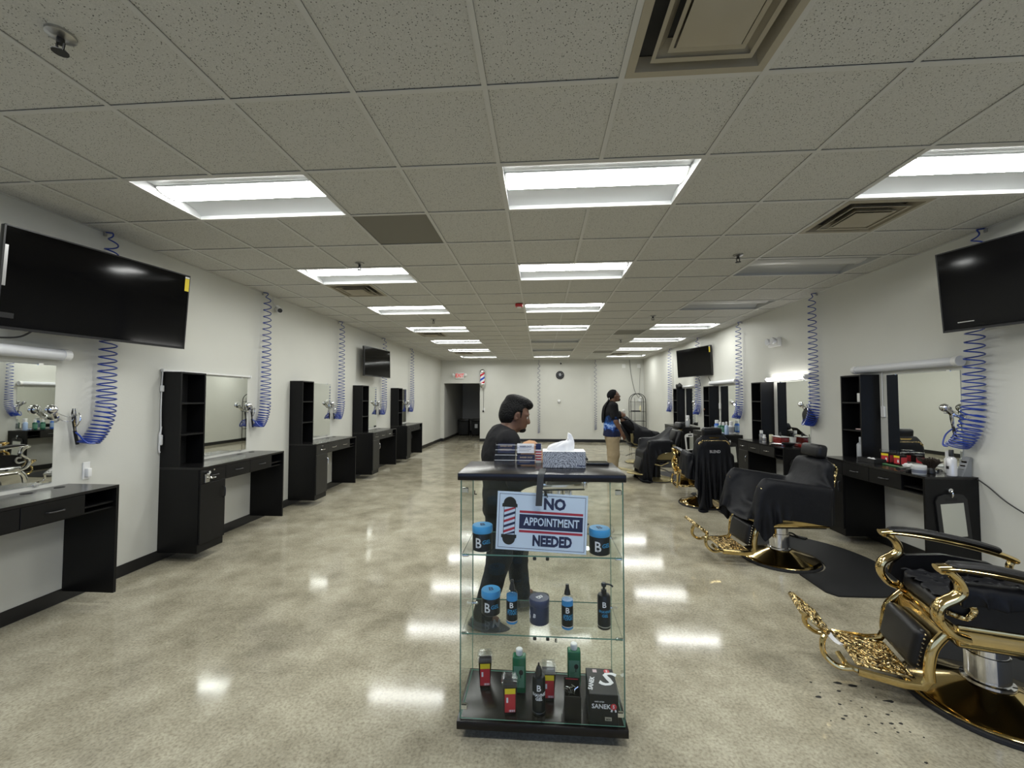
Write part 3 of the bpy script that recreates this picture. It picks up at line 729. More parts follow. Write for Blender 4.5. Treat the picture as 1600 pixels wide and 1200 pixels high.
tv('far flat television angled on busy side wall, yellow label', (3.47, 9.55, 2.40), .322, .057, 1.135, -1, True)
o = bpy.data.objects['television.002']
mb = MB(); text_add(mb, '- - -', .02, T(-.40, -.0012, -.26) @ FACE_CAM); MB().box((-.47, -.001, -.262), (-.37, .0003, -.254)).build('badge', M['steel'], o)
# cords below the televisions
tag(MB().tube(bez([(-3.52, 2.60, 2.06), (-3.58, 2.56, 2.0), (-3.66, 2.50, 1.985), (-3.67, 2.35, 1.972), (-3.675, 2.2, 1.968)], 6), .006, 6).build('tv_cord', M['wire']), 'black cord drooping from big bare-side television towards the tube lamp', 'cord')
tag(MB().tube(bez([(3.60, 3.20, 2.14), (3.66, 3.16, 1.98), (3.685, 3.15, 1.84), (3.685, 3.02, 1.70), (3.685, 2.94, 1.63), (3.685, 2.90, 1.55)], 6), .007, 6).build('tv_cord', M['wire']), 'black cord hanging from big busy-side television down the wall', 'cord')
tag(MB().rbox((-.03, -.03, -.06), (0, .03, .06), .006, 2).build('power_adapter', M['black'], None, (3.69, 2.90, 1.50)), 'black power adapter on the television cord, at picture edge', 'adapter')
tag(MB().tube(bez([(3.685, 3.745, .89), (3.685, 3.66, .84), (3.685, 3.55, .76), (3.685, 3.43, .70), (3.685, 3.36, .68), (3.685, 3.30, .60), (3.685, 3.22, .63), (3.685, 3.15, .62), (3.685, 3.05, .60)], 6), .005, 6).build('extension_cord', M['wire']), 'thin black cord wandering along wall from the cluttered station', 'cord')
tag(MB().tube([(3.68, 3.12, .625), (3.67, 3.02, .555)], .012, 8).tube([(3.68, 3.06, .63), (3.67, 2.95, .63)], .010, 8).build('cord_plug', M['wire']), 'black cord plugs at the end of the wandering wall cord', 'plug')
tag(MB().tube(bez([(3.66, 9.75, 2.05), (3.68, 9.7, 1.92), (3.68, 9.7, 1.86)], 5), .006, 6).tube(bez([(3.66, 9.2, 2.05), (3.68, 9.1, 1.92), (3.68, 9.05, 1.86)], 5), .006, 6).build('tv_cord', M['wire']), 'dark cords dropping from far television behind the lamps', 'cord')
# ================================================================== GLASS DISPLAY CASE
DX, DY0, DY1, DT = .380, 1.930, 2.280, 1.22
M['slab'] = mat('espresso_laminate', (.0075, .006, .0055), .24, spec=.4)
M['slab_edge'] = M['slab']
t = thing('display_case', 'glass display case on the concrete floor with dark laminate top and base', 'display case', (0, 0, 0))
MB().rbox((-DX-.012, DY0-.012, DT-.034), (DX+.012, DY1+.012, DT), .003, 2).build('top_board', M['slab'], t)
MB().rbox((-DX-.012, DY0-.012, .045), (DX+.012, DY1+.012, .083), .003, 2).build('base_board', M['slab'], t)
MB().box((-DX+.03, DY0+.05, .0005), (DX-.03, DY1-.03, .045)).build('plinth', M['matte_black'], t)
def pane(name, a, b, nrm):
    """clear sheet: faces along nrm are glass, thin sides are green edge"""
    o = MB().box(a, b).build(name, [M['glass'], M['glass_edge']], t)
    for p in o.data.polygons:
        if abs(p.normal[nrm]) < .5: p.material_index = 1
    return o
gz0, gz1 = .0835, DT-.0345
pane('glass_side', (-DX, DY0+.006, gz0), (-DX+.005, DY1, gz1), 0); pane('glass_side', (DX-.005, DY0+.006, gz0), (DX, DY1, gz1), 0)
pane('glass_back', (-DX+.006, DY1-.006, gz0), (DX-.006, DY1-.001, gz1), 1)
pane('glass_door', (-DX, DY0, gz0+.004), (-.0012, DY0+.005, gz1-.004), 1); pane('glass_door', (.0012, DY0, gz0+.004), (DX, DY0+.005, gz1-.004), 1)
SH1, SH2 = .838, .472
for z in (SH1, SH2):
    pane('glass_shelf', (-DX+.007, DY0+.008, z-.006), (DX-.007, DY1-.008, z), 2)
    for sx in (-1, 1):
        for y in (DY0+.03, DY1-.03):
            MB().cyl((sx*(DX-.006), y, z-.014), (sx*(DX-.03), y, z-.014), .007, seg=10).ball((sx*(DX-.030), y, z-.014), .008, 10, 6).build('shelf_pin', M['chrome'], t)
    for x in (-.03, .03): MB().rbox((x-.008, DY0+.006, z-.022), (x+.008, DY0+.014, z-.0065), .003, 1).build('door_catch', M['matte_black'], t)
for sx in (-1, 1):
    for z in (gz0+.05, gz1-.05): MB().rbox((sx*(DX-.006)-(.03 if sx > 0 else 0), DY0+.0055, z-.012), (sx*(DX-.006)+(.03 if sx < 0 else 0), DY0+.02, z+.012), .003, 1).build('door_hinge', M['chrome'], t)
mb = MB(); text_add(mb, 'L', .026, T(-.31, DY0+.0065, 1.125) @ FACE_CAM, bold=.001); mb.build('sticker_letter', M['matte_black'], t)
mb = MB(); text_add(mb, 'E', .022, T(.068, DY0+.0065, SH2-.018) @ FACE_CAM, bold=.001); mb.build('sticker_letter', M['matte_black'], t)

# sign standing inside the doors on the upper shelf
M['sign_white_daylit'] = mat('sign_board', (.66, .76, .90), .4); M['navy'] = mat('sign_navy', (.012, .018, .075), .45); M['sign_red'] = mat('sign_red', (.42, .02, .045), .45)  # sign board is white; its colour carries the blue of the daylight
SW, SHH = .425, .272
t = thing('barber_sign', 'white NO APPOINTMENT NEEDED sign with barber pole drawing, inside glass case', 'sign', (.003, 1.947, .989))
t.rotation_euler = (0, math.radians(2.4), 0)
MB().rbox((-SW/2, -.001, -SHH/2), (SW/2, .002, SHH/2), .0008, 1).build('sign_board', M['sign_white_daylit'], t)
fy = -.0013
mb = MB(); a, b = SW/2-.010, SHH/2-.010
for q in (((-a, fy, b-.002), (a, -.001, b)), ((-a, fy, -b), (a, -.001, -b+.002)), ((-a, fy, -b), (-a+.002, -.001, b)), ((a-.002, fy, -b), (a, -.001, b))): mb.box(*q)
mb.build('border_line', M['navy'], t)
for txt, size, x, z, m_, bd, sx in (('NO', .070, .058, .085, 'navy', .0034, .93), ('NEEDED', .066, .052, -.088, 'navy', .0034, .74)):
    mb = MB(); text_add(mb, txt, size, T(x, fy, z) @ FACE_CAM, bold=bd, sx=sx); mb.build('lettering', M[m_], t)
MB().box((-.105, fy, -.034), (.192, -.001, .034)).build('navy_band', M['navy'], t)
MB().box((-.105, fy, .040), (.192, -.001, .051)).build('red_bar', M['sign_red'], t); MB().box((-.105, fy, -.051), (.192, -.001, -.040)).build('red_bar', M['sign_red'], t)
mb = MB(); text_add(mb, 'APPOINTMENT', .052, T(.046, fy-.0004, 0) @ FACE_CAM, bold=.0010, sx=.73); mb.build('lettering', M['sign_white_daylit'], t)
# pole drawing
px = -.152
MB().box((px-.028, fy, -.072), (px+.028, -.001, .072)).build('pole_outline', M['matte_black'], t)
MB().box((px-.0255, fy-.0003, -.066), (px+.0255, -.001, .066)).build('pole_ground', M['sign_white_daylit'], t)
def stripe(z, m_):
    h = .0115; x0, x1 = px-.0255, px+.0255; dz = .020
    zz = [(x0, z-dz/2), (x1, z+dz/2), (x1, z+dz/2+h), (x0, z-dz/2+h)]
    zz = [(x, max(-.066, min(.066, q))) for x, q in zz]
    MB().prism([(x, q) for x, q in zz], 0, .0004, T(0, fy-.0003, 0) @ FACE_CAM).build('pole_stripe', m_, t)
for k, z in enumerate((.050, .026, .002, -.022, -.046, -.066)): stripe(z-.002, M['sign_red'] if k % 2 == 0 else M['navy'])
for s_ in (1, -1):
    cap_ = [(px+.030*math.cos(a), s_*(.082+.030*math.sin(a))) for a in np.linspace(0, PI, 13)]+[(px-.036, s_*.078), (px-.036, s_*.064), (px+.036, s_*.064), (px+.036, s_*.078)]
    if s_ < 0: cap_ = cap_[::-1]
    MB().prism(cap_, 0, .0006, T(0, fy-.0003, 0) @ FACE_CAM).build('pole_cap', M['matte_black'], t)
tag(MB().rbox((-.006, -.004, -.012), (.006, .003, .010), .002, 1).tube([(.004, 0, .0), (.010, -.002, -.02)], .0018, 5).build('twist_tie', M['matte_black'], None, (.022, 1.943, 1.127)), 'small black twist tie through the top of the white sign', 'tie')
# strap over the front edge
def band(pts, wd, th):
    mb = MB(); P = bez(pts, 6); v = []; f = []
    for i, p in enumerate(P):
        tt = (P[min(i+1, len(P)-1)]-P[max(i-1, 0)]).normalized(); n_ = Vector((1, 0, 0)).cross(tt).normalized()
        for sx, sn in ((-1, -1), (1, -1), (1, 1), (-1, 1)): v.append(p+Vector((sx*wd/2, 0, 0))+n_*(sn*th/2))
    k = len(P)
    for i in range(k-1):
        for q in range(4): f.append((i*4+q, i*4+(q+1) % 4, (i+1)*4+(q+1) % 4, (i+1)*4+q))
    f += [(0, 1, 2, 3), tuple((k-1)*4+q for q in (3, 2, 1, 0))]; return mb.add(v, f)
tag(band([(.012, 2.05, 1.2228), (.008, 1.98, 1.2228), (.004, 1.925, 1.2228), (.000, 1.912, 1.214), (-.004, 1.910, 1.17), (-.010, 1.911, 1.075)], .030, .0035).build('fabric_strap', mat('grey_strap', (.045, .048, .05), .7)), 'dark grey strap draped over the front edge of the display top', 'strap')

# ---- goods
M['jar_black'] = mat('jar_black', (.007, .008, .009), .32, spec=.35); M['lid_blue'] = mat('lid_blue', (.05, .32, .66), .35); M['lid_navy'] = mat('lid_navy', (.035, .045, .10), .35)
M['print_white'] = mat('print_white', (.75, .75, .77), .5); M['print_blue'] = mat('print_blue', (.03, .26, .50), .5); M['spray_blue'] = mat('spray_blue', (.03, .22, .50), .2)
def jar(label, loc, lidm, bodym, rz, pm, txt2):
    t = thing('pomade_jar', label, 'jar', loc, rz, 'hair gel jars in the display case')
    MB().lathe([(.044, 0), (.048, .003), (.048, .080), (.046, .084)], 28).build('jar_body', bodym, t)
    MB().lathe([(.0485, .0842), (.050, .087), (.050, .113), (.047, .118), (.0001, .118)], 28, cap=False).build('lid', lidm, t)
    mb = MB(); text_wrap(mb, 'B', .066, .048, .040, -PI/2-.30, bold=.0006, sx=.9); mb.build('emblem', pm, t)
    mb = MB(); text_wrap(mb, txt2, .026, .048, .046, -PI/2+.55, bold=.0004, shear=.2); mb.build('lettering', M['print_blue'] if lidm is M['lid_blue'] else pm, t)
    mb = MB(); text_add(mb, 'B', .05, T(0, .0, .1183) @ rotm('Z', 12), bold=.0004); mb.build('lid_emblem', M['navy'] if lidm is M['lid_blue'] else pm, t)
    return t
jar('black hair gel jar with blue lid on upper shelf, by the sign left edge', (-.285, 2.005, SH1+.0005), M['lid_blue'], M['jar_black'], 0, M['print_white'], 'GEL')
jar('black hair gel jar with blue lid on upper shelf, by the sign right edge', (.278, 1.995, SH1+.0005), M['lid_blue'], M['jar_black'], 0, M['print_white'], 'GEL')
jar('black hair gel jar with blue lid on lower shelf', (-.258, 2.13, SH2+.0005), M['lid_blue'], M['jar_black'], 0, M['print_white'], 'GEL')
jar('dark navy jar with navy lid in middle of lower shelf', (-.009, 2.06, SH2+.0005), M['lid_navy'], mat('jar_navy', (.022, .028, .06), .3), -1.1, M['print_white'], 'B')
def spray(label, loc):
    t = thing('spray_bottle', label, 'bottle', loc, 0, 'blue spray bottles in the display case')
    MB().lathe([(.024, 0), (.0275, .003), (.0275, .128), (.027, .135)], 24).build('bottle_body', M['spray_blue'], t)
    MB().lathe([(.0272, .1352), (.026, .146), (.018, .156), (.012, .158)], 24).build('clear_shoulder', M['clear_plastic'], t)
    MB().lathe([(.0278, .012), (.0280, .0125), (.0280, .110), (.0278, .1105)], 24, cap=False).build('label_wrap', M['jar_black'], t)
    MB().lathe([(.015, .158), (.014, .170), (.009, .188), (.008, .205), (.0001, .206)], 16, cap=False).cyl((0, 0, .196), (0, -.012, .197), .004, seg=8).build('spray_cap', M['black'], t)
    mb = MB(); text_wrap(mb, 'B', .036, .028, .092, -PI/2-.05, bold=.0004); mb.build('emblem', M['print_white'], t)
    mb = MB(); text_wrap(mb, 'SPRAY', .017, .028, .066, -PI/2, bold=.0003, shear=.3); text_wrap(mb, 'TONIC', .017, .028, .053, -PI/2, bold=.0003, shear=.3); mb.build('lettering', M['print_blue'], t)
    mb = MB(); mb.lathe([(.0282, .014), (.0282, .0165)], 24, cap=False); mb.build('label_line', M['print_white'], t)
    return t
spray('blue spray bottle with black label on lower shelf, beside the blue-lid jar', (-.143, 2.045, SH2+.0005))
spray('blue spray bottle with black label on lower shelf, beside the black pump bottle', (.126, 2.015, SH2+.0005))
t = thing('pump_bottle', 'tall black pump bottle at the end of the lower glass shelf', 'bottle', (.302, 2.03, SH2+.0005))
MB().lathe([(.028, 0), (.031, .003), (.031, .148), (.027, .157), (.014, .161)], 24).build('bottle_body', M['jar_black'], t)
MB().lathe([(.013, .161), (.013, .180), (.006, .182), (.006, .195)], 16).build('pump_collar', M['black'], t)
MB().lathe([(.012, .195), (.013, .205), (.010, .211), (.0001, .212)], 16, cap=False).tube(bez([(0, 0, .204), (.02, -.004, .206), (.036, -.008, .202), (.040, -.009, .196)], 4), .0042, 8).build('pump_head', M['black'], t)
mb = MB(); text_wrap(mb, 'B', .036, .031, .118, -PI/2-.1, bold=.0004); mb.build('emblem', M['print_white'], t)
mb = MB(); text_wrap(mb, 'SHAVING', .016, .031, .086, -PI/2, bold=.0003, shear=.2, sx=.9); text_wrap(mb, 'GEL', .018, .031, .068, -PI/2, bold=.0003, shear=.2); mb.build('lettering', M['print_blue'], t)
MB().lathe([(.0312, .012), (.0312, .016)], 24, cap=False).build('label_line', M['steel'], t)
t = thing('shaving_gel_bottle', 'black shaving gel bottle with white lettering standing on the case floor', 'bottle', (-.012, 1.998, .0838))
MB().lathe([(.028, 0), (.031, .003), (.031, .160), (.027, .170), (.016, .174)], 24).build('bottle_body', M['jar_black'], t)
MB().lathe([(.016, .174), (.015, .196), (.010, .212), (.005, .215), (.004, .229)], 16).build('spray_cap', M['black'], t)
mb = MB(); text_wrap(mb, 'B', .040, .031, .128, -PI/2, bold=.0004); text_wrap(mb, 'SHAVING', .020, .031, .097, -PI/2, bold=.0004, shear=.2, sx=.85); text_wrap(mb, 'GEL', .020, .031, .080, -PI/2, bold=.0004, shear=.2)
mb.build('lettering', M['print_white'], t)
MB().lathe([(.0312, .012), (.0312, .016)], 24, cap=False).build('label_line', M['steel'], t)
M['sharps'] = mat('sharps_black', (.012, .005, .005), .3, spec=.35); M['label_red'] = mat('label_red', (.52, .03, .04), .45)
def sharps(label, loc, rz):
    t = thing('sharps_box', label, 'container', loc, rz, 'black blade disposal boxes in the display case')
    mb = MB(); v = []
    for w_, z in ((.026, 0), (.033, .128)): v += [(-w_, -w_*.9, z), (w_, -w_*.9, z), (w_, w_*.9, z), (-w_, w_*.9, z)]
    mb.add(v, [(3,2,1,0), (4,5,6,7)]+[(k, (k+1) % 4, 4+(k+1) % 4, 4+k) for k in range(4)]); mb.build('box_body', M['sharps'], t)
    MB().rbox((-.040, -.037, .1285), (.040, .037, .152), .008, 2).build('clear_lid', M['clear_plastic'], t)
    MB().rbox((-.033, -.030, .1525), (.033, .030, .168), .006, 2).build('lid_hatch', M['clear_plastic'], t)
    tl = math.atan(.9*.007/.128); mt = T(0, -.9*.0262-.0006, 0) @ Matrix.Rotation(tl, 4, 'X')
    MB().box((-.025, -.0004, .012), (.025, .0004, .098), mt).build('red_label', M['label_red'], t)
    MB().box((-.025, -.0004, .0985), (.025, .0004, .124), mt).build('yellow_label', M['yellow'], t)
    mb = MB().box((-.018, -.0009, .058), (-.009, -.0003, .082), mt)
    for k in range(6): mb.box((-.004+k*.0045, -.0009, .014), (-.002+k*.0045+(k % 2)*.001, -.0003, .024), mt)
    mb.build('printed_marks', M['print_white'], t)
    return t
sharps('disposal box with clear lid standing farthest back on the case floor', (-.292, 2.165, .0838), .12)
sharps('disposal box with clear lid standing nearest the front glass', (-.150, 1.995, .0838), .12)
sharps('disposal box with clear lid half hidden behind the black shaving gel bottle', (.036, 2.10, .0838), .05)
M['green'] = mat('green_bottle', (.010, .13, .055), .2); M['green_label'] = mat('green_label', (.10, .25, .17), .4)
def green(label, loc):
    t = thing('green_bottle', label, 'bottle', loc, 0, 'green lotion bottles in the display case')
    MB().rbox((-.034, -.024, 0), (.034, .024, .180), .008, 3).build('bottle_body', M['green'], t)
    MB().lathe([(.016, .180), (.018, .184), (.018, .206), (.015, .210), (.0001, .210)], 18, cap=False).build('cap', M['white_plastic'], t)
    MB().box((-.027, -.0248, .03), (.027, -.0242, .135)).build('label', M['green_label'], t)
    MB().ball((.010, -.0250, .105), .011, 10, 6, (1, .06, 1.2)).box((.006, -.0255, .078), (.010, -.0249, .10)).build('label_figure', M['matte_black'], t)
    mb = MB()
    for k in range(5): mb.box((-.022, -.0252, .048+k*.007), (.0+.003*(k % 3), -.0249, .0495+k*.007))
    mb.build('printed_lines', M['green'], t)
green('green rectangular lotion bottle with white cap behind the nearest disposal box', (-.112, 2.135, .0838))
green('green rectangular lotion bottle with white cap behind the small open black box', (.170, 2.20, .0838))
t = thing('clip_box', 'small open black cardboard box of clips beside the big black box', 'box', (.147, 2.008, .0838), -.03)
wbx, dbx, hbx = .038, .057, .112
for a, b in (((-wbx, -dbx, 0), (wbx, dbx, .002)), ((-wbx, -dbx, .002), (wbx, -dbx+.002, hbx)), ((-wbx, dbx-.002, .002), (wbx, dbx, hbx+.012)), ((-wbx, -dbx+.002, .002), (-wbx+.002, dbx-.002, hbx)), ((wbx-.002, -dbx+.002, .002), (wbx, dbx-.002, hbx))):
    MB().box(a, b).build('box_panel', mat('brown_black', (.008, .006, .005), .5, spec=.25), t)
mb = MB()
for k in range(16):
    a = random.uniform(0, 6.28); c = Vector((random.uniform(-.024, .024), random.uniform(-.04, .04), .085+random.uniform(0, .012)))
    mb.tube([c, c+Vector((math.cos(a)*.02, math.sin(a)*.02, random.uniform(.0, .012)))], .003, 5)
mb.build('metal_clips', M['chrome'], t, kind='stuff')
MB().box((-.03, dbx-.0025, hbx+.003), (.03, dbx-.0021, hbx+.007)).build('printed_line', M['label_red'], t)
t = thing('neck_strip_box', 'big black cardboard box with white S swoosh and SANEK lettering', 'box', (.286, 2.03, .0838), -.02)
MB().rbox((-.066, -.092, 0), (.066, .092, .137), .002, 1).build('carton', mat('carton_black', (.009, .0095, .010), .42, spec=.3), t)
mb = MB(); text_add(mb, 'S', .135, T(.020, .012, .1374) @ rotm('Z', -8), sx=1.15, bold=.002, shear=.25); mb.build('swoosh', M['print_white'], t)
mb = MB(); text_add(mb, 'SANEK', .030, T(-.048, -.02, .1374) @ rotm('Z', 78), bold=.0008); mb.build('lettering', M['print_white'], t)
mb = MB(); text_add(mb, 'SANEK', .028, T(-.012, -.0924, .083) @ FACE_CAM, bold=.0003); text_add(mb, 'neck strips', .010, T(-.02, -.0924, .105) @ FACE_CAM); mb.build('lettering', M['print_white'], t)
def rosette(mt, parent):
    MB().lathe([(.014, 0), (.014, .0005)], 20, mtx=mt).build('rosette', M['label_red'], parent)
    q = MB().prism([(-.011, -.012), (-.004, -.012), (-.006, -.024), (-.014, -.022)], 0, .0004, mt).prism([(.004, -.012), (.011, -.012), (.014, -.022), (.006, -.024)], 0, .0004, mt); q.build('rosette_ribbon', M['print_white'], parent, kind='stuff')
    q = MB(); text_add(q, 'S', .020, mt @ T(0, 0, .0007), bold=.0004); q.build('rosette_letter', M['print_white'], parent)
rosette(T(.034, .070, .1373), t); rosette(T(.044, -.0923, .085) @ FACE_CAM, t)
MB().box((-.034, .058, .1371), (-.014, .080, .1375)).build('printed_panel', mat('print_pink', (.55, .42, .45), .5), t)
q = MB().box((.005, -.0926, .022), (.035, -.0921, .038)); q.build('printed_panel', M['steel'], t)
q = MB(); text_add(q, 'eco', .014, T(.020, -.0929, .030) @ FACE_CAM, bold=.0003); q.build('lettering', M['matte_black'], t)

# ---- on top of the case
t = thing('card_holder', 'clear stepped acrylic business card holder on the display top', 'card holder', (-.134, 2.195, DT+.0005))
for sx in (-1, 1): MB().prism([(-.05, 0), (.05, 0), (.05, .105), (.032, .105), (-.05, .02)], 0, .002, T(sx*.111-.001, 0, 0) @ Matrix(((0,0,1,0),(1,0,0,0),(0,1,0,0),(0,0,0,1)))).build('acrylic_side', M['acrylic'], t)
MB().prism([(-.05, 0), (.05, 0), (.05, .105), (.032, .105), (-.05, .02)], 0, .002, T(-.001, 0, 0) @ Matrix(((0,0,1,0),(1,0,0,0),(0,1,0,0),(0,0,0,1)))).build('acrylic_divider', M['acrylic'], t)
for k in range(4):
    MB().box((-.109, -.046+k*.024, .002+k*.024), (-.0015, -.044+k*.024, .026+k*.024)).build('acrylic_step', M['acrylic'], t)
    MB().box((.0015, -.046+k*.024, .002+k*.024), (.109, -.044+k*.024, .026+k*.024)).build('acrylic_step', M['acrylic'], t)
    for a, b in ((-.109, -.0015), (.0015, .109)): MB().cyl((a, -.045+k*.024, .0275+k*.024), (b, -.045+k*.024, .0275+k*.024), .0012, seg=6).build('lit_edge', M['white_plastic'], t)  # white beads stand in for light caught along the acrylic edges
def cards(label, x, y, z, m_, m2, tilt=14):
    t = thing('business_card_stack', label, 'business cards', (x, y, z)); t.rotation_euler = (math.radians(-tilt), 0, 0)
    MB().box((-.046, 0, 0), (.046, .010, .052)).build('card_stack', m_, t)
    mb = MB(); text_add(mb, 'BARBER SHOP', .0105, T(0, -.0004, .036) @ FACE_CAM, bold=.0002); mb.box((-.036, -.0004, .020), (.03, -.0001, .022)).box((-.036, -.0004, .012), (.02, -.0001, .0135)); mb.build('printing', m2, t)
M['card_navy'] = mat('card_navy', (.014, .016, .045), .4); M['gold_print'] = mat('gold_print', (.45, .33, .20), .5)
cards('navy business card stack in top tier of the clear holder', -.188, 2.226, DT+.056, M['card_navy'], M['gold_print'])
cards('navy business card stack in lowest tier of the clear holder', -.077, 2.158, DT+.006, M['card_navy'], M['gold_print'])
cards('white business card stack in top tier of the clear holder', -.082, 2.226, DT+.056, M['white'], M['navy'])
M['peach'] = mat('peach_card', (.86, .50, .27), .6)
q = [(-.048, 0), (.080, 0), (.094, .03), (.062, .075), (.05, .10), (.030, .118), (.0, .122), (-.03, .112), (-.048, .095)]
tag(MB().prism(q, 0, .004, T(-.062, 2.262, DT+.0005) @ FACE_CAM).build('peach_cutout', M['peach'], None), 'peach coloured die-cut card standing behind the card holder', 'card')
t = thing('flag_card', 'small stars and stripes flag card beside the white business cards', 'card', (-.012, 2.252, DT+.0005))
MB().box((-.016, 0, 0), (.016, .002, .105)).build('card_back', M['white'], t)
MB().box((-.016, -.0006, .072), (.014, -.0001, .105)).build('flag_canton', M['navy'], t)
for k in range(4): MB().box((-.016, -.0006, .014+k*.014), (.016, -.0001, .021+k*.014)).build('flag_stripe', M['sign_red'], t)
# tissue box with a grey leaf print
m = M['tissue_box'] = mat('leaf_print', (.5, .52, .55), .55)
v = coords(m, 'Object'); wv = N(m, 'ShaderNodeTexWave', wave_type='RINGS', rings_direction='SPHERICAL'); wv.inputs['Scale'].default_value = 42; wv.inputs['Distortion'].default_value = 7; wv.inputs['Detail'].default_value = 1.5; wv.inputs['Detail Scale'].default_value = 2.2
L(m, v, wv.inputs['Vector']); r = ramp(m, wv.outputs['Fac'], [(.30, (.16, .17, .19)), (.46, (.47, .49, .52))]); L(m, r.outputs[0], B(m).inputs['Base Color'])
t = thing('tissue_box', 'grey leaf-patterned tissue box with a white tissue on display top', 'tissue box', (.118, 2.145, DT+.0005))
MB().rbox((-.108, -.058, 0), (.108, .058, .082), .002, 1).build('carton', M['tissue_box'], t)
MB().box((-.1075, -.0575, .0822), (.1075, .0575, .0832)).build('carton_top', M['white'], t)
mb = MB(); text_add(mb, 'Kleenex', .013, T(.085, -.0584, .013) @ FACE_CAM, shear=.3, bold=.0003); mb.build('lettering', M['navy'], t)
mb = MB(); v = []; f = []; nu, nv = 40, 12
for i in range(nv+1):
    q = i/nv
    for k in range(nu):
        a = 2*PI*k/nu
        rr_ = .052*(1-q**2.2)**.6*(1+.10*math.sin(4*a+1.3)+.05*math.sin(9*a+4*q))+.010
        hgt = .0835+(.050+.008*math.cos(a)+(.030 if abs(a-.35) < .5 else 0)*q)*q**.75
        v.append((rr_*1.05*math.cos(a)-.016+.030*q*q, rr_*.55*math.sin(a)+.004*math.sin(6*a)*q, hgt+(.004*math.sin(7*a) if q > .3 else 0)))
for i in range(nv):
    for k in range(nu): f.append((i*nu+k, i*nu+(k+1) % nu, (i+1)*nu+(k+1) % nu, (i+1)*nu+k))
f.append(tuple(nv*nu+k for k in range(nu))); mb.add(v, f); mb.build('tissue', mat('tissue_paper', (.84, .84, .85), .8), t)
t = thing('tablet', 'flat black tablet lying on display top beside tissue box', 'tablet', (.300, 2.228, DT+.0005), .02)
MB().rbox((-.060, -.038, 0), (.060, .038, .012), .004, 2).build('tablet_body', M['black'], t); MB().box((-.055, -.033, .0121), (.055, .033, .0125)).build('tablet_screen', M['screen'], t)
# ================================================================== cloth draping (position-based), used for every cape
def sd_box(P, c, h, Rm):
    q = np.abs((P-c) @ Rm)-h
    return q
def drape(Pts, pins, cols, steps=150, iters=10, floor=.006, th=.012, seed=1, settle=.985, vmax=1.1, fric=.3):
    """Pts (n,m,3) rest grid; cols: list of ('cap',a,b,r) / ('box',c,half,R,r); returns settled grid"""
    rng = np.random.RandomState(seed)
    P = Pts.copy().astype(float); P += rng.normal(0, .0008, P.shape); V = np.zeros_like(P); n, m_ = P.shape[:2]
    offs = [(1,0,1.),(0,1,1.),(1,1,.6),(1,-1,.6),(2,0,.12),(0,2,.12)]
    cons = []
    for di, dj, k in offs:
        sa = (slice(0, n-di), slice(max(0, -dj), m_-max(0, dj))); sb = (slice(di, n), slice(max(0, dj), m_-max(0, -dj)))
        cons.append((sa, sb, np.linalg.norm(Pts[sb]-Pts[sa], axis=-1), k))
    pin = np.zeros((n, m_), bool)
    for (i, j) in pins: pin[i, j] = True
    P0 = Pts.copy(); dt = 1/60
    def collide(Q):
        F = Q.reshape(-1, 3); fr = np.zeros(len(F), bool)
        for col in cols:
            if col[0] == 'cap':
                _, a, b, r = col; a = np.array(a, float); b = np.array(b, float); ab = b-a
                tt = np.clip(((F-a) @ ab)/(ab @ ab), 0, 1); cp = a+tt[:, None]*ab; d = F-cp; ln = np.linalg.norm(d, axis=1)+1e-9
                hit = ln < r+th; F[hit] = cp[hit]+d[hit]/ln[hit, None]*(r+th); fr |= hit
            else:
                _, c, h, Rm = col; c = np.array(c, float); h = np.array(h, float)+th
                q = (F-c) @ Rm; a = np.abs(q)-h; hit = (a < 0).all(1)
                if hit.any():
                    qi = q[hit]; ai = a[hit]; ai[:, 2] = np.where(qi[:, 2] > 0, ai[:, 2]*.6, -9); ax = ai.argmax(1); row = np.arange(len(qi))
                    qi[row, ax] = np.sign(qi[row, ax]+1e-9)*h[ax]; F[hit] = c+qi @ Rm.T; fr |= hit
        lo = F[:, 2] < floor; F[lo, 2] = floor; fr |= lo
        return F.reshape(n, m_, 3), fr.reshape(n, m_)
    for st in range(steps):
        V[..., 2] -= 9.8*dt; V *= settle; ln = np.linalg.norm(V, axis=-1, keepdims=True)+1e-9; V *= np.minimum(1, vmax/ln)
        Q = P+V*dt; Q[pin] = P0[pin]; fr = np.zeros((n, m_), bool)
        for it in range(iters):
            for sa, sb, d0, k in cons:
                d = Q[sb]-Q[sa]; ln = np.linalg.norm(d, axis=-1)+1e-9
                c = d*((ln-d0)/ln*.25*k)[..., None]
                Q[sa] += c; Q[sb] -= c
            Q[pin] = P0[pin]
            if it % 3 == 2 or it == iters-1:
                Q, f_ = collide(Q); fr |= f_; Q[pin] = P0[pin]
        V = (Q-P)/dt; V[fr] *= fric
        P = Q
    return P
